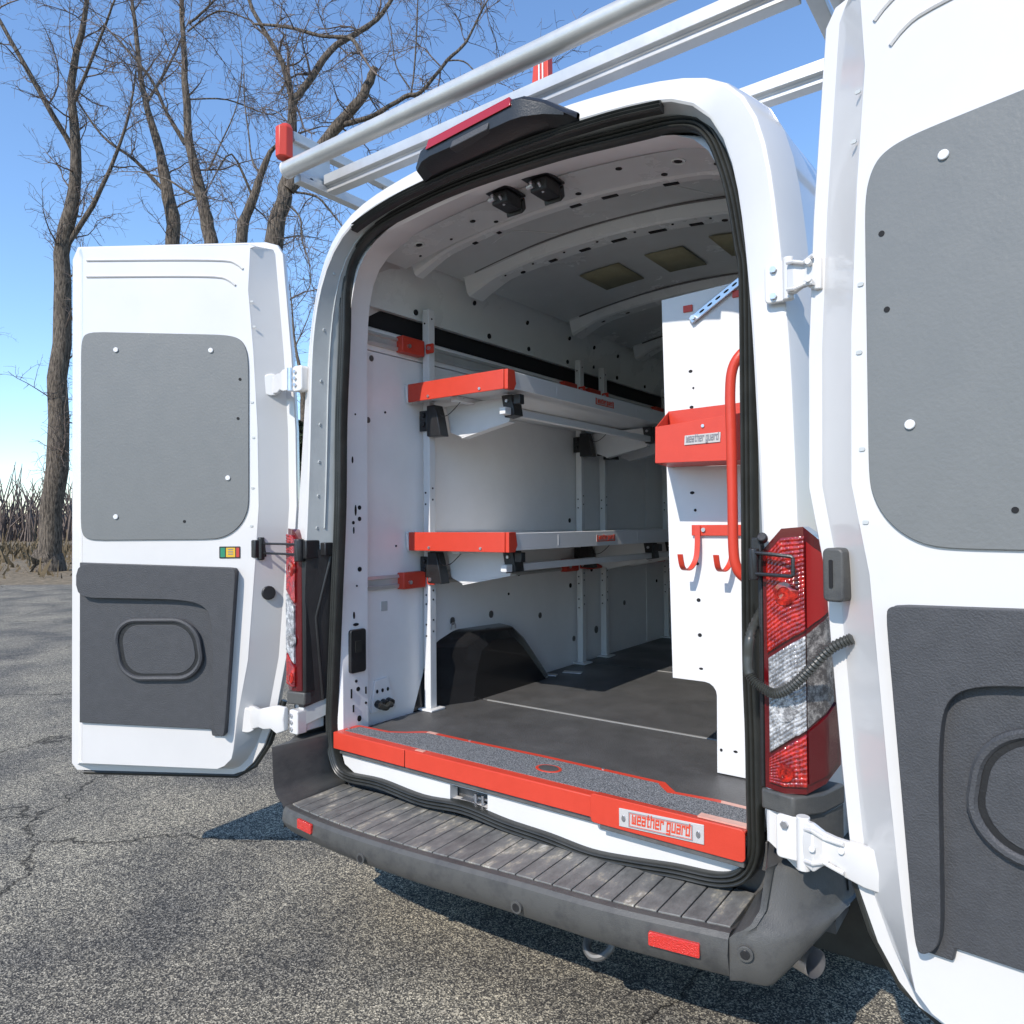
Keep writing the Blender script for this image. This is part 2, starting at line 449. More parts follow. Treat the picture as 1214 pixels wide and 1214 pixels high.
RIM_IN = [(-0.867, 0.5, -.1), (-0.867, 0.724, -0.1), (-0.865, 1.073, -0.1), (-0.854, 1.329, -0.1), (-0.835, 1.58, -0.1), (-0.822, 1.8, -0.1), (-0.808, 2.215, -0.1), (-0.780, 2.36, -0.1), (-0.735, 2.50, -0.09), (-0.67, 2.61, -0.07), (-0.528, 2.646, -0.06), (-0.359, 2.663, -0.06), (-0.057, 2.678, -0.06), (0.205, 2.68, -0.06), (0.379, 2.667, -0.06), (0.538, 2.652, -0.06), (0.6, 2.646, -0.06), (0.690, 2.637, -0.06), (0.748, 2.592, -0.05), (0.772, 2.52, -0.035), (0.792, 2.392, -0.035), (0.822, 2.182, -0.06), (0.845, 1.955, -0.09), (0.863, 1.55, -0.1), (0.867, 1.349, -0.1), (0.867, 1.148, -0.1), (0.867, 0.868, -0.1), (0.867, .5, -.1)]
RIM_OUT = [(-0.945, 0.5, -.08), (-0.945, 0.706, -0.08), (-0.943, 1.064, -0.08), (-0.936, 1.325, -0.08), (-0.925, 1.52, -0.08), (-0.898, 1.777, -0.08), (-0.86, 2.172, -0.08), (-0.815, 2.402, -0.08), (-0.764, 2.555, -0.075), (-0.70, 2.645, -0.06), (-0.574, 2.690, -0.05), (-0.369, 2.719, -0.05), (-0.211, 2.733, -0.05), (0.072, 2.748, -0.05), (0.374, 2.734, -0.05), (0.584, 2.705, -0.05), (0.76, 2.668, -0.05), (0.835, 2.62, -0.06), (.872, 2.50, -.07), (0.897, 2.315, -0.08), (0.909, 2.166, -0.08), (0.928, 1.949, -0.08), (0.941, 1.511, -0.08), (0.941, 1.232, -0.08), (0.941, 0.878, -0.08), (.941, .5, -.08)]

CEN = (0.0, 1.45)
def polar(poly, ang):
    """where a ray from CEN at angle ang leaves the polyline; points may carry a third value"""
    d = (math.cos(ang), math.sin(ang)); best = None
    for a, b in zip(poly[:-1], poly[1:]):
        ex, ez = b[0] - a[0], b[1] - a[1]; px, pz = a[0] - CEN[0], a[1] - CEN[1]
        den = d[0] * ez - d[1] * ex
        if abs(den) < 1e-9: continue
        t = (px * ez - pz * ex) / den; s = (px * d[1] - pz * d[0]) / den
        if t > 0 and -1e-6 <= s <= 1 + 1e-6 and (best is None or t < best[0]):
            y = a[2] + (b[2] - a[2]) * s if len(a) > 2 else 0.0
            best = (t, (CEN[0] + d[0] * t, y, CEN[1] + d[1] * t))
    return Vector(best[1])
NA = 96
ANG = [math.radians(224 - (224 + 44) * k / NA) for k in range(NA + 1)]   # lower left, over the top, lower right
seal_open = SEAL[10:] + SEAL[:1]
seal_cl = SEAL + SEAL[:1]
S0 = [polar(seal_cl, a) for a in ANG]
def outw(loop, k):
    t = (loop[min(k + 1, len(loop) - 1)] - loop[max(k - 1, 0)]); t.y = 0; t.normalize()
    return Vector((-t.z, 0, t.x))
def smooth_loop(lp, it=2):
    for _ in range(it):
        lp = [lp[0]] + [(lp[i - 1] + 2 * lp[i] + lp[i + 1]) / 4 for i in range(1, len(lp) - 1)] + [lp[-1]]
    return lp
S0 = smooth_loop(S0, 3)
RI = smooth_loop([polar(RIM_IN, a) for a in ANG], 5)
RO = smooth_loop([polar(RIM_OUT, a) for a in ANG], 5)
J0 = [p + outw(S0, k) * .014 + Vector((0, .03, 0)) for k, p in enumerate(S0)]
J1 = [j.lerp(r, .12) + Vector((0, .018, 0)) for j, r in zip(J0, RI)]
J2 = [j.lerp(r, .88) + Vector((0, .006, 0)) for j, r in zip(J0, RI)]
RI2 = [r + outw(RI, k) * .006 + Vector((0, -.004, 0)) for k, r in enumerate(RI)]
RO0 = [r - outw(RO, k) * .008 + Vector((0, -.003, 0)) for k, r in enumerate(RO)]
RO2 = []; B1 = []; B2 = []; B3 = []
BODY = [(-1.03, .40), (-1.03, 1.2), (-1.0, 1.7), (-.965, 2.15), (-.925, 2.45), (-.87, 2.62), (-.78, 2.71), (-.6, 2.745), (-.3, 2.765), (0, 2.775), (.3, 2.765), (.6, 2.745), (.78, 2.71), (.87, 2.62), (.925, 2.45), (.965, 2.15), (1.0, 1.7), (1.03, 1.2), (1.03, .40)]
BD = smooth_loop([polar(BODY, a) for a in ANG], 1)
for k, r in enumerate(RO):
    n = outw(RO, k); side = min(1, abs(n.x) * 1.3)
    RO2.append(r + n * .004 + Vector((0, .008, 0)))
    B1.append(r + n * (.020 * side + .012) + Vector((0, .13, 0)))
    q = BD[k].copy(); f2 = r.lerp(q, .55); f2.y = .30
    B2.append(f2); q.y = 1.0; B3.append(q)
B4 = [Vector((p.x, 4.1, p.z)) for p in BD]
# jamb: from behind the seal rearwards to the rim
KK = [k for k in range(NA + 1) if RI[k].z > .70]
cut = lambda l: [l[k] for k in KK]
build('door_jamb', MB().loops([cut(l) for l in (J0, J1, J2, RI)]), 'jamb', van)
build('body_rear', MB().loops([cut(l) for l in (RI, RI2, RO0, RO, RO2, B1)]), 'paint', van, angle=24)
jl = [J1[k].lerp(J2[k], .62) + Vector((.002, 0, 0)) for k in KK if RI[k].x < .2 and RI[k].z > 1.46]
build('sealant_bead', MB().tube(jl, .0028, 6, False), 'jamb', van)
for k in KK[::3]:
    if RI[k].x < -.5 and RI[k].z > 1.5:
        p = J1[k].lerp(J2[k], .86); build('spot_weld', MB().tube([p + Vector((-.001, 0, 0)), p + Vector((.0025, 0, 0))], .0065, 10), 'jamb', van, bevel=.001)
# body sides and roof, the nose and the floor pan
fr = [Vector((p.x * .97, 4.35, min(p.z, 2.66) if p.z > 1.2 else p.z)) for p in BD]
f3 = [Vector((p.x * .90, 5.05, min(p.z, 1.32 + max(0, (p.z - 1.32)) * .06))) for p in BD]
f4 = [Vector((p.x * .80, 5.75, min(p.z, 1.02 + max(0, (p.z - 1.02)) * .04))) for p in BD]
sh = build('body_shell', MB().loops([B1, B2, B3, B4, fr, f3, f4]).add(f4, [tuple(range(len(f4)))]), 'paint', van, angle=40)
build('windscreen', MB().add([(-.72, 4.42, 2.42), (.72, 4.42, 2.42), (.80, 5.02, 1.40), (-.80, 5.02, 1.40)], [(0, 1, 2, 3)]).add([(-.72, 4.46, 2.48), (.72, 4.46, 2.48), (.80, 5.06, 1.44), (-.80, 5.06, 1.44)], [(0, 1, 2, 3)]), 'glass', van)
build('floor_pan', MB().box(-.98, .98, .06, 5.5, .50, .62), 'steel', van)

# ribbed channel strip under the roof edge
STR = [(-0.62, 2.598, -.055), (-0.551, 2.616, -0.055), (-0.447, 2.636, -0.055), (-0.324, 2.650, -0.055), (-0.061, 2.662, -0.055), (0.201, 2.659, -0.055), (0.376, 2.650, -0.055), (0.484, 2.641, -0.055), (0.598, 2.625, -0.055)]
cs = catmull([(x, y, z) for x, z, y in STR], 5)
mb = MB(); prof = [(-.013, -.012), (-.010, -.020), (-.005, -.014), (0, -.020), (.005, -.014), (.010, -.020), (.014, -.012), (.014, .012), (-.013, .012)]
mb.loops([[p + Vector((0, b, a)) for a, b in prof] for p in cs], True, True)
build('channel_strip', mb, 'rubber', van, smooth=False)

# rubber door seal: three-ridged profile swept round the whole opening
sc = catmull([(x, 0, z) for x, z in SEAL], 5, True)
prof = []
for k in range(13):
    a = k / 12; u = -.013 + .034 * a
    prof.append((u, -.006 - .009 * abs(math.sin(a * math.pi * 3)) ** .6 * (1 if 0 < k < 12 else 0)))
prof += [(.023, .022), (-.013, .022)]
ls = []
n = len(sc)
for i, p in enumerate(sc):
    t = (sc[(i + 1) % n] - sc[i - 1]).normalized(); nn = Vector((-t.z, 0, t.x))
    if nn.dot(Vector((p.x, 0, p.z - 1.5))) < 0: nn = -nn
    ls.append([p + nn * a + Vector((0, b, 0)) for a, b in prof])
ls.append(ls[0])
build('door_seal', MB().loops(ls, True), 'rubber', van, angle=50)

# inner frame behind the seal (pillars and header)
I0 = [p - outw(S0, k) * .006 + Vector((0, .02, 0)) for k, p in enumerate(S0)]
def inner(k, y, dx, top):
    p = S0[k]; n = outw(S0, k); up = max(0, n.z)
    x = p.x; z = p.z
    side = 1 - up
    x2 = (math.copysign(dx, x) if abs(x) > .6 else x)
    q = Vector((x * (1 - side) + x2 * side, y, z * (1 - up) + (top - .075 * (x / .72) ** 2) * up))
    return q
I1 = smooth_loop([inner(k, .035, .800, 2.635) for k in range(NA + 1)], 3)
I2 = smooth_loop([inner(k, .163, .800, 2.658) for k in range(NA + 1)], 3)
I3 = smooth_loop([inner(k, .168, .846, 2.662) for k in range(NA + 1)], 3)
pil = build('inner_pillar_frame', MB().loops([I0, I1, I2, I3]), 'liner', van)

# ---- interior panels
def roofz(x): return 2.705 - .075 * (x / .72) ** 2
XI = .84
mb = MB()
mb.box(-XI - .02, -XI, .165, 3.45, .66, 2.23)
lw = build('lower_wall_panel', mb, 'liner', van)
mb = MB().box(XI, XI + .02, .165, 3.45, .66, 2.23)
build('lower_wall_panel', mb, 'liner', van)
for s in (-1, 1):
    mb = MB()
    mb.prism([(s * .843, 2.42), (s * .843, 2.46), (s * .80, 2.60), (s * .735, 2.655), (s * .735, 2.685), (s * .775, 2.685), (s * .855, 2.56), (s * .865, 2.42)], lambda p, t: (p[0], t, p[1]), .172, 3.44)
    up = build('upper_wall_panel', mb, 'upper', van, angle=60)
    if s < 0: upl = up
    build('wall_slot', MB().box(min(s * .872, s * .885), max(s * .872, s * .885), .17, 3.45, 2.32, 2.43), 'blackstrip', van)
    # step rail between the slot and the lower panel
    mb = MB(); mb.prism([(s * .875, 2.335), (s * .85, 2.335), (s * .838, 2.325), (s * .838, 2.235), (s * .875, 2.235)], lambda p, t: (p[0], t, p[1]), .17, 3.44)
    build('wall_rail', mb, 'liner', van, bevel=.003)
    # roof side rail
    mb = MB(); mb.prism([(s * .715, 2.675), (s * .70, 2.648), (s * .675, 2.645), (s * .655, 2.672), (s * .655, 2.70), (s * .715, 2.70)], lambda p, t: (p[0], t, p[1]), .30, 3.43)
    build('roof_side_rail', mb, 'upper', van)
# vertical presses and seams in the lower left wall
for y in (2.12, 2.75):
    mb = MB().box(-XI, -XI + .004, y - .012, y + .012, .70, 2.23)
    build('panel_joint', mb, 'liner', lw, bevel=.002)
build('bulkhead', MB().box(-.9, .9, 3.46, 3.50, .6, 2.75), 'liner', van)
build('bulkhead_rib', MB().box(-.9, .9, 3.43, 3.456, 1.60, 1.68).box(-.30, -.24, 3.43, 3.457, .70, 1.59).box(.25, .31, 3.43, 3.457, .70, 1.59), 'liner', van, bevel=.006)
# roof skin seen from inside
xs = [-.74 + 1.48 * k / 24 for k in range(25)]
ys = [.30 + 3.14 * k / 30 for k in range(31)]
random.seed(3)
ls = [[(x, y, roofz(x) + .004 * math.sin(y * 5 + x * 3) * math.cos(x * 6)) for x in xs] for y in ys]
ls2 = [[(x, y, z + .02) for x, y, z in l] for l in ls]
ceil = build('roof_lining', MB().loops(ls), 'ceiling', van, angle=60)
# header panel between opening and first bow
def header_z(x, y): return roofz(x) - .055 + .02 * (y - .17)
ls = []
for y in (.150, .20, .30, .315, .335, .345):
    dz = {.150: .0, .20: 0, .30: 0, .315: -.004, .335: .012, .345: .07}[y]
    ls.append([(x, y, roofz(x) - .052 + dz) for x in [-.73 + 1.46 * k / 24 for k in range(25)]])
header = build('roof_header', MB().loops(ls), 'ceiling', van)
# roof bows: hat section following the roof, flared at the ends
bows = []
for bi, yc in enumerate((.385, .76, 1.66, 2.42, 3.12)):
    w = .05 if bi else .028
    prof = [(-w - .035, .0), (-w - .018, -.004), (-w, -.040), (-w + .012, -.046), (w - .012, -.046), (w, -.040), (w + .018, -.004), (w + .035, 0)]
    ls = []
    for k in range(33):
        x = -.715 + 1.43 * k / 32; e = max(0, (abs(x) - .56) / .155)
        ls.append([(x, yc + a * (1 + .25 * e), roofz(x) + .003 + b * (1 + .75 * e)) for a, b in prof])
    b = build('roof_bow', MB().loops(ls).add(ls[0], [tuple(range(8))]).add(ls[-1], [tuple(range(8))]), 'upper', van, angle=25)
    for e_ in (-1, 1):
        build('bow_gap_line', MB().tube([(x / 20, yc + e_ * (w + .037), roofz(x / 20) - .002) for x in range(-13, 14)], .0045, 6), 'steel', b)  # dark bead paints in the shaded gap between bow and roof skin
    bows.append((b, yc, w))
# press marks in roof skin
for (x, y) in ((-.33, .58), (.33, .57)):
    pts = [(x - .12, y - .05, roofz(x - .12) - .001), (x + .02, y - .09, roofz(x) - .001), (x + .14, y + .07, roofz(x + .14) - .001)]
    build('press_mark', MB().tube(pts, .002, 5), 'upper', ceil)
# sound-damping pads
for (x0, y0, x1, y1) in ((-.36, 1.10, -.155, 1.36), (-.02, 1.09, .16, 1.36), (.30, 1.03, .48, 1.30), (-.25, 2.0, -.05, 2.2)):
    n_ = 4; ls = []
    for j in range(2):
        ls.append([(x0 + (x1 - x0) * i / n_, (y0, y1)[j], roofz(x0 + (x1 - x0) * i / n_) - .008) for i in range(n_ + 1)])
    pts = MB().loops(ls)
    o = build('damping_pad', pts, 'pad', van)
    so = o.modifiers.new('solid', 'SOLIDIFY'); so.thickness = .004; so.offset = 0
# slots and holes
def patch(name, parent, c, ax, ay, n=10, rnd=True, material='dark', t=.0016):
    c = Vector(c); ax = Vector(ax); ay = Vector(ay); nn = ax.cross(ay).normalized() * t
    if rnd: q = [c + math.cos(2 * math.pi * k / n) * ax + math.sin(2 * math.pi * k / n) * ay for k in range(n)]
    else: q = [c + i * ax + j * ay for i, j in ((-1, -1), (1, -1), (1, 1), (-1, 1))]
    mb = MB().loops([[p - nn for p in q], [p + nn for p in q]], True, True)
    return build(name, mb, material, parent, smooth=False)
def slope(x): return -.15 * x / .72 ** 2
def roofpatch(par, x, y, dz, lx, ly, rnd=True):
    return patch('slot' if not rnd else 'hole', par, (x, y, roofz(x) + dz), (lx, 0, slope(x) * lx), (0, ly, 0), rnd=rnd)
b0, y0, w0 = bows[0]; b1, y1, w1 = bows[1]; b2, y2, w2 = bows[2]
for x, l in ((-.60, .016), (-.42, .010), (-.30, .008), (.05, .022), (.19, .030), (.42, .026), (.60, .02)):
    roofpatch(b0, x, y0 + .012, -.045, l, .008, False)
for x, l, rnd in ((-.60, .022, False), (-.46, .012, True), (-.30, .018, False), (-.14, .024, False), (.02, .032, False), (.19, .036, False), (.35, .026, False), (.46, .012, True), (.60, .02, False)):
    roofpatch(b1, x, y1 + .020, -.045, l, .010, rnd)
for x in (-.53, -.38, -.22, -.06, .11, .27, .42):
    roofpatch(b1, x, y1 - .018, -.045, .005, .005)
for x in (-.55, -.4, -.1, .1, .3):
    roofpatch(b2, x, y2, -.045, .012, .007)
for x, y, r in ((-.56, .22, .013), (-.30, .235, .011), (-.24, .30, .009), (.33, .20, .011), (.52, .225, .013), (.12, .30, .011), (.62, .28, .009), (.44, .30, .011), (-.45, .285, .006), (-.62, .29, .006)):
    roofpatch(header, x, y, -.053, r, r * .9)
# raised rings round two header holes
for x, y in ((-.56, .22), (.52, .225)):
    mb = MB(); rr = []
    for k in range(17):
        a = 2 * math.pi * k / 16; rr.append((x + .02 * math.cos(a), y + .02 * math.sin(a), roofz(x) - .054 + slope(x) * .02 * math.cos(a)))
    build('hole_rim', mb.tube(rr, .003, 6), 'upper', header)
# two door latches hanging from the header
for x in (-.075, .085):
    z = roofz(x) - .056
    lt = build('door_latch', MB().box(x - .055, x + .045, .075, .20, z - .006, z + .004).box(x - .03, x + .035, .10, .185, z - .050, z - .006).obox((x + .0, .20, z - .03), (.035, 0, 0), (0, .012, .012), (0, .004, -.02)), 'black', van, bevel=.006)
    build('latch_claw', MB().cyl((x - .038, .10, z - .030), (x - .012, .095, z - .030), .009).cyl((x - .018, .085, z - .022), (x - .018, .13, z - .040), .006).cyl((x + .010, .09, z - .028), (x + .010, .12, z - .05), .005), 'zinc', lt)
# pillar holes and slots (left)
HP = [(-.795, .135, 2.19, .012, .010), (-.795, .13, 2.13, .004, .016), (-.795, .08, 2.18, .004, .004), (-.795, .085, 1.768, .004, .014), (-.795, .10, 1.569, .005, .022), (-.795, .12, 1.58, .009, .009), (-.795, .12, 1.535, .009, .009), (-.795, .088, 1.52, .007, .007), (-.795, .09, 1.49, .004, .014), (-.795, .12, 1.335, .010, .010), (-.795, .105, 1.27, .004, .004), (-.795, .09, 1.155, .004, .014), (-.795, .10, 1.118, .014, .006), (-.795, .10, .895, .006, .006), (-.795, .11, .862, .009, .009), (-.795, .075, .85, .003, .018), (-.795, .15, .85, .003, .014), (-.795, .085, .79, .003, .014), (-.795, .115, .745, .010, .012), (-.795, .15, .80, .005, .005), (-.795, .12, 2.30, .004, .004), (-.795, .10, 1.95, .004, .004)]
for x, y, z, a, b in HP:
    xx = -.800 + .0012
    patch('pillar_hole', pil, (xx, y, z), (0, a, 0), (0, 0, b), rnd=(a > .003))
# latch cover low on the left pillar
cv = build('striker_cover', MB().prism(rrect(.062, .142, .93, 1.10, .012), lambda p, t: (t, p[0], p[1]), -.803, -.786), 'black', van, bevel=.003)
build('cover_recess', MB().prism(rrect(.085, .115, 1.01, 1.055, .004), lambda p, t: (t, p[0], p[1]), -.788, -.7835), 'rubber', cv)
# wall plugs and holes
WH = [(.224, 2.20, .011), (.204, 1.942, .011), (.30, 1.985, .004), (.721, 1.06, .016), (1.013, 1.061, .016), (1.444, 1.01, .014), (1.755, 1.527, .012), (1.758, 1.15, .012), (2.417, .99, .014), (1.79, .839, .014), (1.16, 1.15, .006), (2.0, 1.23, .012), (2.2, 1.24, .012), (1.25, 1.25, .012), (2.9, 1.10, .010), (.69, .93, .008), (.36, 1.42, .004), (2.05, .86, .02)]
for y, z, r in WH:
    patch('wall_plug', lw, (-XI + .001, y, z), (0, r, 0), (0, 0, r * 1.15), t=.003, material='steel' if r > .0135 or r == .011 else 'dark')
for y, z, r in ((.491, 2.452, .012), (1.016, 2.452, .012), (1.36, 2.452, .011), (1.752, 2.45, .011), (2.05, 2.47, .01), (2.35, 2.45, .011), (2.75, 2.45, .01)):
    patch('wall_plug', upl, (-.841, y, z), (0, r, 0), (0, 0, r * 1.1), t=.004)
for y in (.859, 1.30, 1.72, 2.0, 2.3):
    patch('wall_plug', upl, (-.806, y, 2.575), (0, .010, 0), (.0035, 0, .011), t=.004)
# square print and small pressed mark
patch('pressed_mark', lw, (-XI + .001, .29, 1.17), (0, .017, 0), (0, 0, .02), rnd=False, material='jamb', t=.002)
# wiring bracket at the foot of the left wall
wb = build('wiring_bracket', MB().prism([(.205, .74), (.225, .87), (.30, .875), (.345, .74)], lambda p, t: (t, p[0], p[1]), -.84, -.826), 'liner', van, bevel=.003)
for y in (.235, .265, .295):
    build('wiring_plug', MB().cyl((-.826, y, .775), (-.80, y, .77), .016, 12), 'black', wb)
    patch('hole', wb, (-.825, y, .825), (0, .006, 0), (0, 0, .008))
build('wiring_loom', MB().tube(catmull([(-.80, .225, .775), (-.79, .25, .76), (-.80, .28, .77), (-.81, .30, .76)], 4), .012, 8), 'rubber', wb)

# wheel arch box
def archbox(s):
    P = [(.60, .66), (.66, .84), (.72, .965), (.84, 1.010), (1.10, 1.0), (1.20, .93), (1.46, .66)]
    PW = [(.44, .66), (.52, .86), (.60, .975), (.74, 1.018), (1.10, 1.008), (1.20, .935), (1.47, .66)]
    mb = MB()
    inn = [(s * .735, y, z) for y, z in [(.74, .66), (.77, .82), (.81, .92), (.90, .960), (1.06, .950), (1.14, .89), (1.38, .66)]]
    out = [(s * (.765 if y > .7 else .80), y, z) for y, z in P]; wal = [(s * .842, y, z) for y, z in PW]
    mb.loops([wal, out, inn]); mb.add(inn, [tuple(range(7))])
    return build('wheel_arch_box', mb, 'arch', van, bevel=.022, seg=4)
ab = archbox(-1); archbox(1)
build('tie_down_ring', MB().tube([(-.815 + .0, .70 + .016 * math.cos(a), 1.035 + .020 * math.sin(a)) for a in [math.pi * k / 8 - .3 for k in range(11)]], .004, 8), 'zinc', ab)

# floor mats with light seam strips
for (a, b_) in ((.03, .800), (.815, 1.86), (1.872, 3.43)):
    build('floor_mat', MB().box(-.825, .825, a, b_, .62, .695), 'mat', van, bevel=.002)
for y in (.8075, 1.866):
    build('mat_seam', MB().box(-.70 if y < 1 else -.35, .825, y - .006, y + .006, .66, .697), 'seamtape', van)
for x, y in ((-.775, 1.42), (-.70, 1.55)):
    build('floor_bracket', MB().obox((x, y, .699), (.05, .015, 0), (-.008, .022, 0), (0, 0, .003)), 'zinc', van, bevel=.002)

# white sill panel below the floor edge with the lower latch opening
mb = MB()
yS = .012
mb.prism([(-.80, .712), (-.80, .68), (-.765, .60), (-.70, .572), (-.55, .575), (-.35, .562), (-.232, .562), (-.232, .712)], lambda p, t: (p[0], t, p[1]), yS, .05).prism([(-.070, .712), (-.070, .56), (.17, .555), (.46, .557), (.70, .585), (.755, .61), (.785, .67), (.785, .712)], lambda p, t: (p[0], t, p[1]), yS, .05).box(-.232, -.070, yS, .05, .632, .712).box(-.232, -.070, yS, .05, .562, .582)
build('rear_sill_panel', mb, 'paint', van)
build('latch_pocket', MB().box(-.25, -.05, .09, .10, .55, .66), 'dark', van)
build('lower_striker', MB().cyl((-.135, .03, .585), (-.135, .03, .615), .005).cyl((-.105, .03, .585), (-.105, .03, .615), .005).box(-.20, -.12, .03, .08, .576, .586).box(-.150, -.085, .035, .07, .598, .604), 'zinc', van)
# grey lip under the sill
build('sill_lip', MB().box(-.78, .79, -.002, .012, .640, .655), 'steel', van, bevel=.003)

# ---- bumper with step
PF = [(-1.02, .10), (-.985, -.03), (-.95, -.12), (-.905, -.175), (-.86, -.215), (-.79, -.243), (-.71, -.257), (-.47, -.276), (-.16, -.273), (.19, -.250), (.51, -.232), (.79, -.190), (.86, -.178), (.915, -.150), (.96, -.105), (.995, -.04), (1.02, .08)]
PFs = [Vector((p.x, p.y)) for p in catmull([(x, y, 0) for x, y in PF], 4)]
def zt(x): return .53 + .022 * x / .8
mid = [p for p in PFs if -.80 < p.x < .80]
def yf0(x):
    for a, b in zip(PFs[:-1], PFs[1:]):
        if a.x <= x <= b.x: return a.y + (b.y - a.y) * (x - a.x) / (b.x - a.x)
mid = [Vector((-.8015, yf0(-.8015)))] + mid + [Vector((.8015, yf0(.8015)))]
ls = []
for p in mid:
    z = zt(p.x)
    ls.append([(p.x, .04, z - .03), (p.x, p.y + .045, z - .004), (p.x, p.y + .030, z + .001), (p.x, p.y + .010, z), (p.x, p.y, z - .010), (p.x, p.y - .006, z - .045), (p.x, p.y + .006, .450 + .01 * p.x), (p.x, p.y + .018, .437 + .012 * p.x), (p.x, .04, .437)])
bump = build('bumper', MB().loops(ls, True, True), 'bumper', van, angle=35)
for s in (-1, 1):
    edge = [p for p in PFs if s * p.x >= .803]
    if s < 0: edge = edge[::-1]
    xin = s * .803
    poly = [(xin, edge[0].y + .0)] + [(p.x, p.y) for p in edge] + [(s * 1.025, .50), (s * .86, .50), (s * .86, .12), (s * .79, .035)]
    ls = []
    zb_ = .447 if s > 0 else .432
    for (z, inset, fil) in ((zb_, .016, 0), (zb_ + .011, .004, 0), (.50, -.004, 0), (.525 + .02 * s, .0, 0), (.540 + .02 * s, .001, .014), (.549 + .02 * s, .002, .030), (.563 + .02 * s, .003, .046), (.585 + .02 * s, .004, .057), (.615, .006, .062), (.680, .012, .066), (.698, .018, .068), (.705, .030, .072)):
        cx, cy = s * .94, .12
        row = []; base_in = inset
        t = min(1, max(0, (z - .54) / .14)); t = t * t * (3 - 2 * t) * (.055 if s > 0 else 0)
        for x, y in poly:
            h = max(.05, math.hypot(cx - x, cy - y))
            lift = min(.20, max(0, s * x - .885) * 1.1) * max(0, (.60 - z) / (.60 - zb_)) if s > 0 else max(0, y + .10) * .5 * max(0, (.60 - z) / (.60 - zb_))
            if s < 0: inset = base_in + .028 + max(0, (.60 - z)) * .14
            if abs(x - xin) < 1e-6: row.append((x + s * fil, y + t, z))
            elif s * x < .80 and y > 0: row.append((s * (.79 + fil * .55), y, z))
            elif s * x < .87 and y > 0: row.append((x, y, z + min(lift, .12)))
            elif s * x < .803 + fil + .012 and y < 0: row.append((s * (.803 + fil + .012 + .02 * (abs(x) - .803)), y + t + inset, z))
            else: row.append((x + (cx - x) * inset / h, y + (t if y < .05 else 0) + (cy - y) * inset / h, z + lift))
        ls.append(row)
    tw = build('bumper_corner', MB().loops(ls, True, True), 'bumper', van, angle=40)
# ribbed tread boards on the step
nb = 27; x0 = -.796; pitch = 1.592 / nb
def yfront(x):
    for a, b in zip(PFs[:-1], PFs[1:]):
        if a.x <= x <= b.x: return a.y + (b.y - a.y) * (x - a.x) / (b.x - a.x)
    return -.2
for k in range(nb):
    a = x0 + pitch * k + .0022; b = x0 + pitch * (k + 1) - .0022
    za, zb = zt(a), zt(b)
    vs = []
    for (x, z) in ((a, za), (b, zb)):
        yf = yfront(x) + .036
        vs += [(x, yf, z - .01), (x, yf, z + .003), (x, .030, z + .006), (x, .030, z - .03)]
    mb = MB().loops([vs[:4], vs[4:]], True, True)
    build('tread_board', mb, 'tread', bump, bevel=.0018)
# reflectors, parking sensors
def on_fascia(x, z, w, h, name, material, rnd=False, t=.004, sub=None):
    y = yfront(x) - .006; dx = .02
    tx = Vector((dx * 2, yfront(x + dx) - yfront(x - dx), 0)).normalized()
    nn = Vector((tx.y, -tx.x, 0))
    c = Vector((x, y, z)) + nn * .002
    poly = rrect(-w, w, -h, h, min(w, h) * (.999 if rnd else .25), 5)
    return build(name, MB().prism(poly, lambda p, d: c + tx * p[0] + Vector((0, 0, p[1])) + nn * d, -.006, t), material, bump, bevel=.0015)
on_fascia(.678, .503, .062, .0165, 'reflector', 'refl')
on_fascia(-.64, .488, .042, .0165, 'reflector', 'refl')
for x, z in ((-.345, .462), (.24, .475)):
    on_fascia(x, z, .017, .017, 'parking_sensor', 'bumper', True, .003)
    on_fascia(x, z, .011, .011, 'sensor_face', 'black', True, .0042)
c = Vector((.842, -.190, .525))
for r, m_, t in ((.018, 'bumper', .006), (.011, 'black', .008)):
    build('parking_sensor', MB().cyl(c, c + Vector((.05 * t / .2, -t, 0)), r, 20), m_, van, bevel=.001)
# black lower corner blocks between lights and bumper
for s in (-1, 1):
    q = [(s * .855, -.105), (s * .935, -.125), (s * .985, -.06), (s * 1.01, .04), (s * .86, .04)]
    mb = MB(); mb.prism(q, lambda p, t: (p[0], p[1], t), .832, .880)
    build('corner_cap', mb, 'bumper', van, bevel=.006, seg=3)
    mb = MB(); mb.prism([(s * .945, -.085), (s * .985, -.04), (s * 1.005, .05), (s * .93, .05), (s * .93, -.07)], lambda p, t: (p[0], p[1], t), .70, .831)
    build('corner_filler', mb, 'bumper', van, bevel=.004)

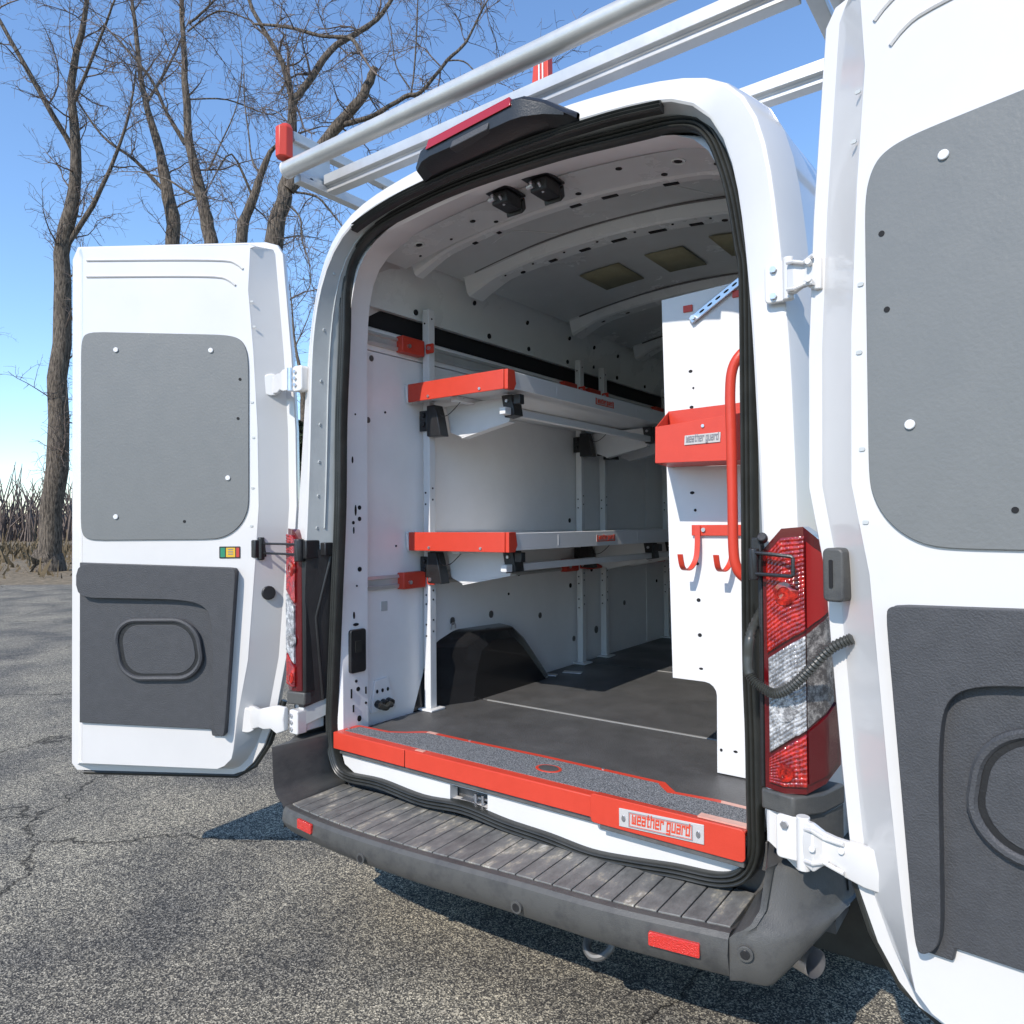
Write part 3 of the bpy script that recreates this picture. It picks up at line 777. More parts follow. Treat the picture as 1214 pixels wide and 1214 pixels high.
# ---- tail lights
def light(s):
    cols = {0: (.867, -.108, 1.445, .885), 1: (.912, -.112, 1.496, .880), 2: (.958, -.100, 1.500, .884), 3: (.990, -.055, 1.462, .902), 4: (1.006, .02, 1.415, .93)}
    def P(c, z, d=0.0):
        i = min(3, int(c)); t = c - i; a, b = cols[i], cols[i + 1]
        x = a[0] + (b[0] - a[0]) * t; y = a[1] + (b[1] - a[1]) * t
        nx, ny = (0, -1) if c < 1.6 else ((.5, -.86) if c < 2.6 else (.93, -.36))
        return (s * (x + nx * d), y + ny * d, z)
    def top(c): i = min(3, int(c)); t = c - i; return cols[i][2] * (1 - t) + cols[i + 1][2] * t
    def bot(c): i = min(3, int(c)); t = c - i; return cols[i][3] * (1 - t) + cols[i + 1][3] * t
    # body of the lamp
    CS = [0, .5, 1, 1.5, 2, 2.5, 3, 3.5, 4]
    mb = MB()
    front = [[P(c, bot(c) + (top(c) - bot(c)) * k / 10, 0) for c in CS] for k in range(11)]
    mb.loops(front)
    back = [[(s * (.85 if c < 1 else min(abs(P(c, 0)[0]), 1.0) - .01), max(.03, P(c, 0)[1] + .03), bot(c) + (top(c) - bot(c)) * k / 10) for c in CS] for k in range(11)]
    ring_f = front[0] + [r[-1] for r in front[1:-1]] + front[-1][::-1] + [r[0] for r in front[1:-1]][::-1]
    ring_b = back[0] + [r[-1] for r in back[1:-1]] + back[-1][::-1] + [r[0] for r in back[1:-1]][::-1]
    mb.loops([ring_f, ring_b], True)
    lamp = build('tail_light', mb, 'lens_rim', van, angle=35)
    # inner side seen from the opening: dark housing
    build('lamp_housing', MB().obox((s * .858, -.04, 1.15), (.006, 0, 0), (0, .062, 0), (0, 0, .27)), 'black', lamp, bevel=.004)
    def div1(c): return 1.188 + .033 * c     # top of clear band
    def div2(c): return .955 + .036 * c     # bottom of clear band
    def band(name, lo, hi, c0, c1, material, d, n=9, m_=6, cells=None):
        cc = [c0 + (c1 - c0) * k / n for k in range(n + 1)]
        def dome(c, t, nc, nr):
            a = (c - c0) / (c1 - c0) * nc; b_ = t * nr
            return .0030 * abs(math.sin(math.pi * a)) ** .7 * abs(math.sin(math.pi * b_)) ** .7
        g = [[P(c, lo(c) + (hi(c) - lo(c)) * k / m_, d + (dome(c, k / m_, cells[0], cells[1]) if cells else 0)) for c in cc] for k in range(m_ + 1)]
        g0 = [[P(c, lo(c) + (hi(c) - lo(c)) * k / m_, -.002) for c in cc] for k in range(m_ + 1)]
        mb = MB().loops(g)
        rf = lambda g: g[0] + [r[-1] for r in g[1:-1]] + g[-1][::-1] + [r[0] for r in g[1:-1]][::-1]
        mb.loops([rf(g), rf(g0)], True)
        return build(name, mb, material, lamp, angle=70)
    r0 = 0 if s > 0 else .42
    band('upper_lens', lambda c: div1(c) + .008, lambda c: top(c) - .022, .22 + r0, 2.0, 'lens_red', .007, 40, 88, (10, 22))
    band('upper_side_lens', lambda c: div1(c) + .008, lambda c: top(c) - .030, 2.12, 3.7, 'brake_red', .004, 12, 2, None)
    band('clear_lens', lambda c: div2(c) + .006, lambda c: div1(c) - .006, .30 + r0, 2.0, 'lens_clear', .008, 40, 84, (10, 21))
    band('clear_side_lens', lambda c: div2(c) + .006, lambda c: div1(c) - .006, 2.08, 3.5, 'lens_clear_shaded', .004)
    band('lower_lens', lambda c: bot(c) + .018, lambda c: div2(c) - .006, .26 + r0, 2.0, 'lens_red', .007, 40, 40, (10, 10))
    band('lower_side_lens', lambda c: bot(c) + .02, lambda c: div2(c) - .006, 2.12, 3.7, 'lens_rim', .004)
    for c, z, r, m_ in ((1.15, 1.345, .030, 'lens_red'), (1.1, 1.075, .030, 'lens_clear'), (1.1, .93, .022, 'lens_red')):
        ls = []
        for k, (rr, d) in enumerate(((r, .006), (r * .9, .0125), (r * .55, .0135), (r * .5, .0105), (r * .05, .0105))):
            ls.append([P(c + rr * math.cos(2 * math.pi * q / 24) / .05 * .95, z + rr * math.sin(2 * math.pi * q / 24), d) for q in range(24)])
        build('bulb_ring', MB().loops(ls, True), m_, lamp, angle=50)
    return lamp
light(1); light(-1)
# left lower jamb is lined with black plastic
idx = [k for k in range(NA + 1) if S0[k].x < 0 and .76 < RI[k].z < 1.45]
off = Vector((.005, -.003, 0))
build('jamb_lining', MB().loops([[J0[k] + off for k in idx], [J1[k] + off for k in idx], [J2[k] + off for k in idx], [RI[k] + off for k in idx], [RI[k] + Vector((-.02, -.008, 0)) for k in idx]]), 'black', van)
build('lining_rib', MB().tube([J1[idx[0]].lerp(J2[idx[0]], .5) + off, J1[idx[len(idx) // 2]].lerp(J2[idx[len(idx) // 2]], .8) + off, J1[idx[-1]].lerp(J2[idx[-1]], .3) + off], .006, 8), 'black', van)

# ---- high brake light
bl_top = [(-.235, 2.700), (-.17, 2.722), (.18, 2.744), (.29, 2.724), (.375, 2.675)]
def BLP(u, v):   # u 0..1 along, v 0 bottom..1 top
    pass
secs = []
for x, yb, zb, zt_, dep in ((-.262, -.03, 2.668, 2.705, .055), (-.250, -.03, 2.660, 2.712, .085), (-.20, -.03, 2.664, 2.738, .115), (-.16, -.03, 2.668, 2.748, .12), (.16, -.03, 2.676, 2.770, .12), (.20, -.03, 2.676, 2.768, .115), (.26, -.03, 2.672, 2.745, .095), (.31, -.03, 2.668, 2.715, .06), (.345, -.03, 2.668, 2.694, .045)):
    secs.append([(x, yb, zb), (x, yb - dep * .55, zb - .004), (x, yb - dep, zb + .018), (x, yb - dep - .004, zt_ - .024), (x, yb - dep + .012, zt_ - .008), (x, yb - dep * .6, zt_), (x, yb + .02, zt_ - .002)])
hb = build('high_brake_light', MB().loops(secs, True, True), 'black', van, bevel=.004)
build('brake_lens', MB().add([(-.172, -.1585, 2.706), (.168, -.1585, 2.732), (.160, -.152, 2.764), (-.164, -.151, 2.741), (-.172, -.138, 2.718), (.168, -.138, 2.740), (.162, -.130, 2.760), (-.166, -.130, 2.738)], [(0, 1, 2, 3), (0, 1, 5, 4), (2, 3, 7, 6), (1, 2, 6, 5), (3, 0, 4, 7)]), 'brake_red', hb, bevel=.002)
build('camera_cover', MB().add([(-.07, -.157, 2.680), (.08, -.158, 2.690), (.085, -.156, 2.712), (-.06, -.155, 2.702), (-.07, -.10, 2.676), (.08, -.10, 2.684), (.085, -.12, 2.712), (-.06, -.12, 2.702)], [(0, 1, 2, 3), (0, 1, 5, 4), (2, 3, 7, 6), (1, 2, 6, 5), (3, 0, 4, 7)]), 'trim', hb, bevel=.003)
# ---- wheels, exhaust, tow loop, underside
for s in (-1, 1):
    for y in (.98, 4.7):
        c = Vector((s * .87, y, GZ + .35))
        ls = []
        for (dx, r) in ((-.11, .20), (-.115, .30), (-.10, .345), (-.06, .355), (.06, .355), (.10, .345), (.115, .30), (.11, .20)):
            ls.append([(c.x + dx, c.y + r * math.cos(2 * math.pi * k / 40), c.z + r * math.sin(2 * math.pi * k / 40)) for k in range(40)])
        w = build('wheel', MB().loops(ls, True), 'tyre', van, angle=50)
        ls = []
        for (dx, r) in ((.10, .205), (.06, .19), (.04, .12), (.09, .09), (.09, .0001)):
            ls.append([(c.x + s * dx, c.y + r * math.cos(2 * math.pi * k / 24), c.z + r * math.sin(2 * math.pi * k / 24)) for k in range(24)])
        build('rim', MB().loops(ls, True), 'hub', w)
build('rear_axle', MB().cyl((-.8, .98, GZ + .35), (.8, .98, GZ + .35), .05).box(-.45, -.38, -.0, 4.8, .42, .50).box(.38, .45, -.0, 4.8, .42, .50), 'steel', van)
build('exhaust_tip', MB().tube([(.40, .45, .45), (.60, .22, .45), (.80, .06, .455), (.905, -.005, .46), (.955, -.03, .463)], .033, 18, False), 'zinc', van)
build('tow_loop', MB().tube(catmull([(.33, .05, .44), (.328, .02, .36), (.322, -.01, .32), (.330, -.04, .297), (.352, -.05, .286), (.378, -.045, .290), (.396, -.03, .306), (.400, -.02, .318)], 4), .012, 10), 'steel', van)
for s in (-1, 1):
    build('wheel_housing', MB().box(min(s * .87, s * 1.033), max(s * .87, s * 1.033), .20, .515, .46, .80), 'rubber', van)
build('mud_guard', MB().box(.74, 1.02, .52, .535, .20, .66), 'rubber', van)
build('mud_guard', MB().box(-1.02, -.78, .52, .535, .30, .66), 'rubber', van)

# ---- door hardware on the frame
def hinge(name_o, base, arm, knuckles, hole=True):
    pass
hg = build('door_hinge', MB().prism(rrect(.878, .935, 2.030, 2.125, .012), lambda p, t: (p[0], t, p[1]), -.105, -.094), 'paint', van, bevel=.003)
build('hinge_knuckle', MB().cyl((.936, -.112, 2.028), (.936, -.112, 2.128), .013, 14).box(.93, .985, -.118, -.108, 2.05, 2.105), 'paint', hg, bevel=.003)
build('hinge_arm', MB().loops([[(x, -.125 + dy, z0), (x, -.107 + dy, z0), (x, -.107 + dy, z1), (x, -.125 + dy, z1)] for x, dy, z0, z1 in ((.935, 0, 2.04, 2.12), (.955, -.012, 2.036, 2.112), (.975, -.004, 2.052, 2.102), (1.0, -.016, 2.034, 2.110), (1.015, -.01, 2.034, 2.108))], True, True), 'paint', hg, bevel=.003)
for z in (2.045, 2.108):
    build('hinge_bolt', MB().cyl((.900, -.105, z), (.900, -.113, z), .008, 6), 'zinc', hg)
hg = build('door_hinge', MB().prism(rrect(.895, .955, .735, .835, .01), lambda p, t: (p[0], t, p[1]), -.125, -.110).box(.90, .95, -.112, -.05, .74, .83), 'paint', van, bevel=.003)
build('hinge_knuckle', MB().cyl((.958, -.132, .725), (.958, -.132, .845), .015, 14), 'paint', hg, bevel=.002)
build('hinge_arm', MB().loops([[(x, y - .008, z0), (x, y + .008, z0), (x, y + .012, (z0 + z1) / 2), (x, y + .008, z1), (x, y - .008, z1), (x, y - .014, (z0 + z1) / 2)] for x, y, z0, z1 in ((.960, -.135, .742, .838), (.985, -.150, .735, .842), (1.005, -.135, .750, .822), (1.03, -.14, .756, .818), (1.05, -.150, .742, .820), (1.09, -.160, .735, .822), (1.14, -.17, .735, .82))], True, True), 'paint', hg, bevel=.003)
build('hinge_bolt', MB().cyl((.915, -.126, .815), (.915, -.134, .815), .009, 6), 'zinc', hg)
hg = build('door_hinge', MB().prism(rrect(-.905, -.85, 2.02, 2.118, .012), lambda p, t: (p[0], t, p[1]), -.118, -.085), 'paint', van, bevel=.004)
build('hinge_knuckle', MB().cyl((-.915, -.118, 2.025), (-.915, -.118, 2.112), .014, 14), 'zinc', hg)
for z in (2.045, 2.07, 2.095):
    build('hinge_bolt', MB().cyl((-.885, -.118, z), (-.885, -.126, z), .007, 6), 'zinc', hg)
build('hinge_arm', MB().loops([[(x, y - .007, z0), (x, y + .007, z0), (x, y + .007, z1), (x, y - .007, z1)] for x, y, z0, z1 in ((-.912, -.120, 2.028, 2.108), (-.945, -.125, 2.026, 2.110), (-.975, -.118, 2.036, 2.102), (-1.01, -.105, 2.030, 2.106), (-1.06, -.09, 2.034, 2.104))], True, True), 'paint', hg, bevel=.003)
build('hinge_cup', MB().cyl((-1.085, -.085, 2.075), (-1.10, -.070, 2.075), .045, 20), 'paint', hg, bevel=.004)
hg = build('door_hinge', MB().prism(rrect(-.915, -.865, .725, .815, .008), lambda p, t: (p[0], t, p[1]), -.13, -.085).box(-.93, -.87, -.085, .0, .73, .81), 'paint', van, bevel=.004)
for z in (.745, .77, .795):
    build('hinge_bolt', MB().cyl((-.90, -.13, z), (-.90, -.138, z), .008, 6), 'zinc', hg)
build('hinge_arm', MB().loops([[(x, y - .008, z0), (x, y + .008, z0), (x, y + .013, (z0 + z1) / 2), (x, y + .008, z1), (x, y - .008, z1), (x, y - .015, (z0 + z1) / 2)] for x, y, z0, z1 in ((-.925, -.135, .735, .822), (-.955, -.150, .722, .828), (-.99, -.150, .735, .820), (-1.03, -.155, .728, .810), (-1.07, -.15, .728, .798), (-1.12, -.14, .712, .800), (-1.16, -.13, .705, .795))], True, True), 'paint', hg, bevel=.003)
build('hinge_cup', MB().cyl((-1.155, -.155, .742), (-1.17, -.125, .742), .050, 20), 'paint', hg, bevel=.004)
for (x, y, z) in ((.990, -.155, 2.055), (.990, -.155, 2.095), (1.01, -.158, .765), (1.045, -.168, .80), (.985, -.170, .79)):
    build('hinge_rivet', MB().cyl((x, y + .03, z), (x, y, z), .007, 10), 'powder', van, bevel=.0015)
for z0 in (2.046, 2.108):
    build('hinge_rib', MB().tube([(.940, -.135, z0), (.957, -.146, z0 - .004), (.976, -.138, z0 + (.004 if z0 < 2.08 else -.008)), (1.0, -.150, z0)], .0045, 8), 'paint', van)
for z0 in (.752, .824):
    build('hinge_rib', MB().tube([(.966, -.148, z0), (.985, -.165, z0 + .006), (1.005, -.150, z0 + (.008 if z0 < .8 else -.010)), (1.05, -.165, z0 + (.002 if z0 < .8 else -.008))], .005, 8), 'paint', van)
# door check on the left (strap still linked) and the loose one on the right
dc = build('door_check', MB().box(-.83, -.80, -.05, -.01, 1.395, 1.445).box(-.885, -.83, -.115, -.05, 1.385, 1.455).cyl((-.865, -.12, 1.375), (-.865, -.12, 1.46), .018, 12), 'black', van, bevel=.004)
for z in (1.402, 1.440):
    build('check_rod', MB().cyl((-.865, -.125, z), (-1.10, -.115, z), .0045, 8), 'black', dc)
build('check_bracket', MB().box(-1.155, -1.10, -.150, -.085, 1.385, 1.455).cyl((-1.105, -.12, 1.375), (-1.105, -.12, 1.465), .014, 12), 'black', dc, bevel=.004)
dc = build('door_check', MB().box(.845, .868, -.125, -.09, 1.385, 1.475).cyl((.852, -.13, 1.375), (.852, -.13, 1.45), .012, 12).cyl((.873, -.12, 1.47), (.873, -.135, 1.478), .012, 12), 'black', van, bevel=.003)
build('check_rod', MB().tube([(.855, -.135, 1.44), (.945, -.150, 1.433), (.948, -.150, 1.43), (.948, -.150, 1.39), (.945, -.150, 1.388), (.855, -.135, 1.390)], .0045, 8), 'black', dc)
# cable hose to the right door
path = catmull([(.835, .0, 1.30), (.842, -.12, 1.25), (.838, -.135, 1.19), (.842, -.14, 1.155), (.868, -.145, 1.130), (.905, -.15, 1.118), (.945, -.155, 1.142), (.985, -.16, 1.185), (1.03, -.165, 1.235), (1.075, -.17, 1.262)], 14)
rad = [];  L_ = 0
for i, p in enumerate(path):
    if i: L_ += (p - path[i - 1]).length
    smoothpart = .148 < L_ < .235
    rad.append(.0125 if smoothpart else (.0125 if i % 2 else .0092))
build('cable_hose', MB().tube(path, rad, 12), 'hose', van, angle=60)

# ---- rear doors
def door(o, ang, side, zoff=0.0):
    """side -1: left door, hinge on its right edge; +1: mirrored"""
    d = Vector((math.cos(ang) * side, -math.sin(ang), 0))
    nn = Vector((math.sin(ang) * -side, -math.cos(ang), 0))
    nn = Vector((-d.y * -1 if False else 0, 0, 0)) if False else nn
    o = Vector(o)
    def W(s, dd, z): return o + d * s + nn * dd + Vector((0, 0, z + zoff))
    EDGE = [(.095, 2.668), (.045, 2.655), (.022, 2.618), (.008, 2.45), (-.012, 2.205), (-.028, 1.9), (-.032, 1.589), (-.02, 1.40), (-.005, 1.20), (.012, .978), (.055, .75), (.105, .62), (.147, .556), (.185, .522), (.23, .508)]
    if side > 0: EDGE = [(s + (.022 if .9 < z < 1.45 else 0), z) for s, z in EDGE]
    FAR = [(.86, .53), (.885, .56), (.885, 2.60), (.86, 2.655)]
    outl = EDGE + FAR
    def inset(a, ax=None):
        res = []
        for i, (s, z) in enumerate(outl):
            p, q = outl[i - 1], outl[(i + 1) % len(outl)]
            tx, tz = q[0] - p[0], q[1] - p[1]; l = math.hypot(tx, tz); nx, nz = -tz / l, tx / l
            res.append((s + nx * (a if abs(nx) > .5 else a * .55), z + nz * a * .7))
        return res
    test = inset(.02)
    sg = 1 if test[6][0] > outl[6][0] else -1
    mk = lambda poly, dd: [W(s, dd, z) for s, z in poly]
    mb = MB()
    mb.loops([mk(inset(sg * .012), -.055), mk(outl, -.045), mk(outl, -.015), mk(inset(sg * .004), -.009), mk(inset(sg * .034), -.009)], True)
    bs = inset(sg * .012)
    mb.add(mk(bs, -.055), [tuple(range(len(bs)))])
    skin = build('rear_door', mb, 'paint', van, angle=30)
    # inner pressing: bevelled pan rising to the inner face
    I = lambda a: inset(sg * a)
    def inner_face(extra):
        res = []
        for i, (s, z) in enumerate(I(.034)):
            if i < len(EDGE):
                w = {0: .04, 1: .05, 2: .07}.get(i, .092) + extra
                if i >= len(EDGE) - 3: w = .03 + extra
                if i == len(EDGE) - 4: w = .06 + extra
                if i == 0 or i == 1: res.append((s + w, z - .012 - extra))
                else: res.append((s + w, z + (.025 if i > len(EDGE) - 4 else 0)))
            else:
                res.append((s - .05 - extra, z + (.03 if z < 1 else -.012) * 1.0))
        return res
    a = inner_face(0); b = inner_face(.006)
    mb = MB().loops([mk(I(.034), -.009), mk(a, .060), mk(b, .066)], True).add(mk(b, .066), [tuple(range(len(b)))])
    pan = build('door_inner_panel', mb, 'paint', skin, angle=24)
    F = .0665
    # pressed creases at the top
    for z, s0 in ((2.565, .16), (2.50, .19)):
        pts = [W(s0, F, z - .035), W(s0 + .03, F, z - .012), W(s0 + .08, F, z), W(.45, F, z + .004), W(.78, F, z + .004)]
        build('pressed_crease', MB().tube(catmull(pts, 3), .005, 6), 'paint', pan)
    # grey blanking board in the window area
    bp = [(.137, 1.60), (.145, 1.56), (.165, 1.52), (.20, 1.485), (.245, 1.463), (.30, 1.458), (.80, 1.458), (.80, 2.285), (.23, 2.268), (.175, 2.255), (.150, 2.225), (.137, 2.17)]
    bp = [(s, z - .0) for s, z in bp]
    bp = chaikin(bp, 3)
    board = build('blanking_board', MB().prism(bp, lambda p, t: W(p[0], t, p[1]), F - .002, F + .006), 'board', pan, bevel=.002)
    for s, z in ((.285, 2.205), (.218, 1.70), (.66, 2.21), (.66, 1.55)):
        build('screw_cap', MB().prism([(s + .010 * math.cos(2 * math.pi * k / 14), z + .010 * math.sin(2 * math.pi * k / 14)) for k in range(14)], lambda p, t: W(p[0], t, p[1]), F + .005, F + .011), 'powder', board, bevel=.002)
    for s, z in ((.170, 2.09), (.178, 1.935), (.39, 1.53)):
        build('hole', MB().prism([(s + .006 * math.cos(2 * math.pi * k / 10), z + .006 * math.sin(2 * math.pi * k / 10)) for k in range(10)], lambda p, t: W(p[0], t, p[1]), F + .005, F + .0072), 'dark', board)
    for s, z in ((.125, 2.40), (.115, 2.30), (.125, 2.0), (.120, 1.86), (.123, 1.66), (.128, 1.51)):
        build('paint_plug', MB().prism(rrect(s - .006, s + .006, z - .004, z + .004, .003, 2), lambda p, t: W(p[0], t, p[1]), F - .001, F + .002), 'jamb', pan)
    # lower trim panel with a deep pocket and speaker-like grille
    tp = [(.178, 1.33), (.185, 1.345), (.21, 1.348), (.80, 1.372), (.80, .745), (.285, .715), (.28, .690), (.235, .687), (.222, .70)]
    tr = build('trim_panel', MB().prism(tp, lambda p, t: W(p[0], t, p[1]), F - .002, F + .012), 'trim', pan, bevel=.003, seg=2)
    led = [(.178, 1.33), (.185, 1.345), (.21, 1.348), (.80, 1.372), (.80, 1.236), (.42, 1.226), (.335, 1.214), (.292, 1.190), (.274, 1.145), (.268, 1.05), (.268, .76), (.262, .715), (.235, .69), (.222, .70)]
    led = chaikin(led, 2)
    build('trim_ledge', MB().prism(led, lambda p, t: W(p[0], t, p[1]), F + .010, F + .036), 'trim', tr, bevel=.010, seg=4)
    pocket = rrect(.318, .64, .918, 1.145, .09, 8)
    pocket = [(s + (0.0 if z < 1.0 else .02 * (z - 1.0) / .13), z) for s, z in pocket]
    ring = [W(s, F + .022, z) for s, z in pocket]; ring.append(ring[0])
    build('pocket_rim', MB().tube(ring, .010, 8, False), 'trim', tr)
    build('pocket_grille', MB().prism(pocket, lambda p, t: W(p[0], t, p[1]), F + .018, F + .0225), 'black', tr)
    inner_p = [(.47 + (s - .47) * .86, 1.03 + (z - 1.03) * .84) for s, z in pocket]
    build('pocket_net', MB().prism(inner_p, lambda p, t: W(p[0], t, p[1]), F + .022, F + .0245), 'trim', tr, bevel=.002)
    # round plug on the bevelled edge
    if side < 0:
        build('edge_plug', MB().tube([W(.075, .030, 1.243), W(.068, .040, 1.243)], .028, 16), 'black', pan, bevel=.004)
        st = build('warning_sticker', MB().prism(rrect(.172, .255, 1.383, 1.430, .003, 2), lambda p, t: W(p[0], t, p[1]), F, F + .0015), 'black', pan)
        for s0, s1, c in ((.176, .188, 'label_r'), (.192, .228, 'label_y'), (.232, .250, 'label_g')):
            build('sticker_field', MB().prism(rrect(s0, s1, 1.388, 1.425, .001, 1), lambda p, t: W(p[0], t, p[1]), F + .001, F + .0025), c, st)
        for k in range(3):
            build('sticker_mark', MB().prism(rrect(.200, .220, 1.398 + .009 * k, 1.402 + .009 * k, .001, 1), lambda p, t: W(p[0], t, p[1]), F + .002, F + .0034), 'ink2', st)
    else:
        build('striker_block', MB().prism(rrect(.030, .075, 1.34, 1.455, .012), lambda p, t: W(p[0], t, p[1]), .0, .055), 'bumper', pan, bevel=.005, seg=3)
        build('striker_slot', MB().prism(rrect(.045, .053, 1.37, 1.43, .003), lambda p, t: W(p[0], t, p[1]), .053, .0575), 'dark', pan)
    # outer handle recess and bottom weatherstrip
    build('weatherstrip', MB().tube([W(.03, -.03, .80), W(.09, -.03, .63), W(.15, -.03, .54), W(.22, -.03, .50), W(.84, -.03, .52)], .012, 8), 'rubber', skin)
    return skin
door((-1.06, -.02, 0), math.radians(36.5), -1)
door((1.004, -.135, 0), math.radians(12), 1)
# ---------------------------------------------------------------- ladder rack on the roof
rk = thing('ladder_rack', 'aluminium ladder rack with round end roller on the van roof', 'roof rack', (0, 1.5, 2.78))
mb = MB().tube([(-.955, -.105, 2.893), (.93, -.105, 2.893)], .0305, 28)
rl = build('roller_tube', mb, 'alu', rk)
build('tube_end_ring', MB().tube([(-.957, -.105, 2.893), (-.950, -.105, 2.893)], .0325, 28), 'powder', rl, bevel=.002)
def crossbar(y, x0=-.93, x1=.915, z=2.895):
    # ribbed channel: body plus lower flange with a groove between
    prof = [(-.030, .032), (.030, .032), (.030, -.032), (-.012, -.032), (-.012, -.016), (-.016, -.014), (-.016, -.009), (-.030, -.007)]
    mb = MB(); mb.loops([[(x, y + a, z + b) for a, b in prof] for x in (x0, x1)], True, True)
    return build('crossbar', mb, 'alu', rk, bevel=.002)
crossbar(.085)
for y in (.52, 1.35, 2.2, 3.1): crossbar(y)
for s in (-1, 1):
    X = s * .948
    up = build('side_rail', MB().box(X - .012, X + .012, -.085, 3.3, 3.018, 3.050).box(X - .020, X + .020, -.085, 3.3, 3.008, 3.018), 'alu', rk, bevel=.002)
    build('lower_side_rail', MB().box(X - .020, X + .020, -.06, 3.3, 2.860, 2.885).box(X - .012, X + .012, -.06, 3.3, 2.885, 2.905), 'alu', rk, bevel=.002)
    build('rail_web', MB().box(X - .003, X + .003, -.10, .10, 2.90, 3.010).box(X - .003, X + .003, .40, .47, 2.90, 3.010).box(X - .003, X + .003, 1.5, 1.58, 2.90, 3.010), 'alu', rk)
    cap = build('rail_end_cap', MB().loops([[(X + dx, -.10 + dy, z) for dx, dy in ((-.028, 0), (-.028, -.03), (-.012, -.052), (.012, -.052), (.028, -.03), (.028, 0))] for z in (2.930, 3.045)] + [[(X + dx, -.10 + dy, 3.066) for dx, dy in ((-.014, 0), (-.014, -.018), (-.006, -.026), (.006, -.026), (.014, -.018), (.014, 0))]], True, True), 'redpc', rk, bevel=.003)
    build('rail_bolt', MB().cyl((X + .004, .0, 2.885), (X + .012, .0, 2.885), .010, 12).cyl((X - .012, .0, 2.885), (X - .004, .0, 2.885), .010, 12), 'zinc', rk)
    for y in (2.0, 3.0):
        mb = MB().tube([(s * .80, y, 2.70), (s * .84, y, 2.74), (s * .94, y, 2.87)], .014, 8)
        build('rack_foot', mb, 'alu', rk)
# red striped upright clamp standing on the second bar
fin = build('upright_clamp', MB().loops([[(-.245, .50, 2.92), (-.130, .50, 2.92), (-.130, .535, 2.92), (-.245, .535, 2.92)], [(-.200, .50, 3.36), (-.135, .50, 3.36), (-.135, .535, 3.36), (-.200, .535, 3.36)]], True, True), 'redpc', rk, bevel=.003)
for x in (-.174, -.157):
    build('white_stripe', MB().box(x - .003, x + .003, .496, .4985, 2.93, 3.355), 'powder', fin)
build('clamp_lever', MB().tube([(-.33, .50, 3.13), (-.23, .50, 3.15)], .018, 12).tube([(-.30, .49, 3.135), (-.27, .49, 3.14)], .026, 12), 'zinc', fin)

# ---------------------------------------------------------------- adjustable shelving along the left wall
sv = thing('shelving_unit', 'two-level white van shelving with red end caps on posts along the left wall', 'shelving', (-.6, 1.3, .695))
PY = [.528, 1.814, 2.089, 2.985]
def post(y):
    o = build('post', MB().box(-.818, -.780, y - .020, y + .020, .704, 2.462), 'powder', sv, bevel=.003)
    build('foot_plate', MB().box(-.853 + .02, -.752, y - .045, y + .045, .696, .7045), 'powder', o, bevel=.002)
    for z in (1.60, 1.65, 1.02, 1.07, 1.16, 1.20, 2.40):
        patch('post_hole', o, (-.803, y - .0205, z), (.0045, 0, 0), (0, 0, .0045), n=8, t=.001)
        patch('post_hole', o, (-.7795, y, z + .02), (0, .0045, 0), (0, 0, .0045), n=8, t=.001)
    return o
posts = [post(y) for y in PY]
def bracket(y, z):
    # red wall clamp joining a post to the wall track
    mb = MB().box(-.838, -.800, y - .16, y - .095, z - .035, z + .035).box(-.838, -.770, y - .095, y - .022, z - .035, z + .022)
    o = build('wall_clamp', MB().box(-.836, -.795, y - .165, y - .030, z - .036, z + .034), 'redpc', sv, bevel=.004)
    build('clamp_tab', MB().prism(rrect(-.790, -.745, z - .024, z + .018, .006, 3), lambda p, t: (p[0], t, p[1]), y - .029, y - .023), 'redpc', o, bevel=.001)
    build('clamp_bolt', MB().cyl((-.768, y - .029, z - .002), (-.768, y - .037, z - .002), .009, 8).cyl((-.795, y - .13, z - .008), (-.786, y - .13, z - .008), .009, 8), 'zinc', o)
for y in PY:
    bracket(y, 2.285); bracket(y, 1.272)
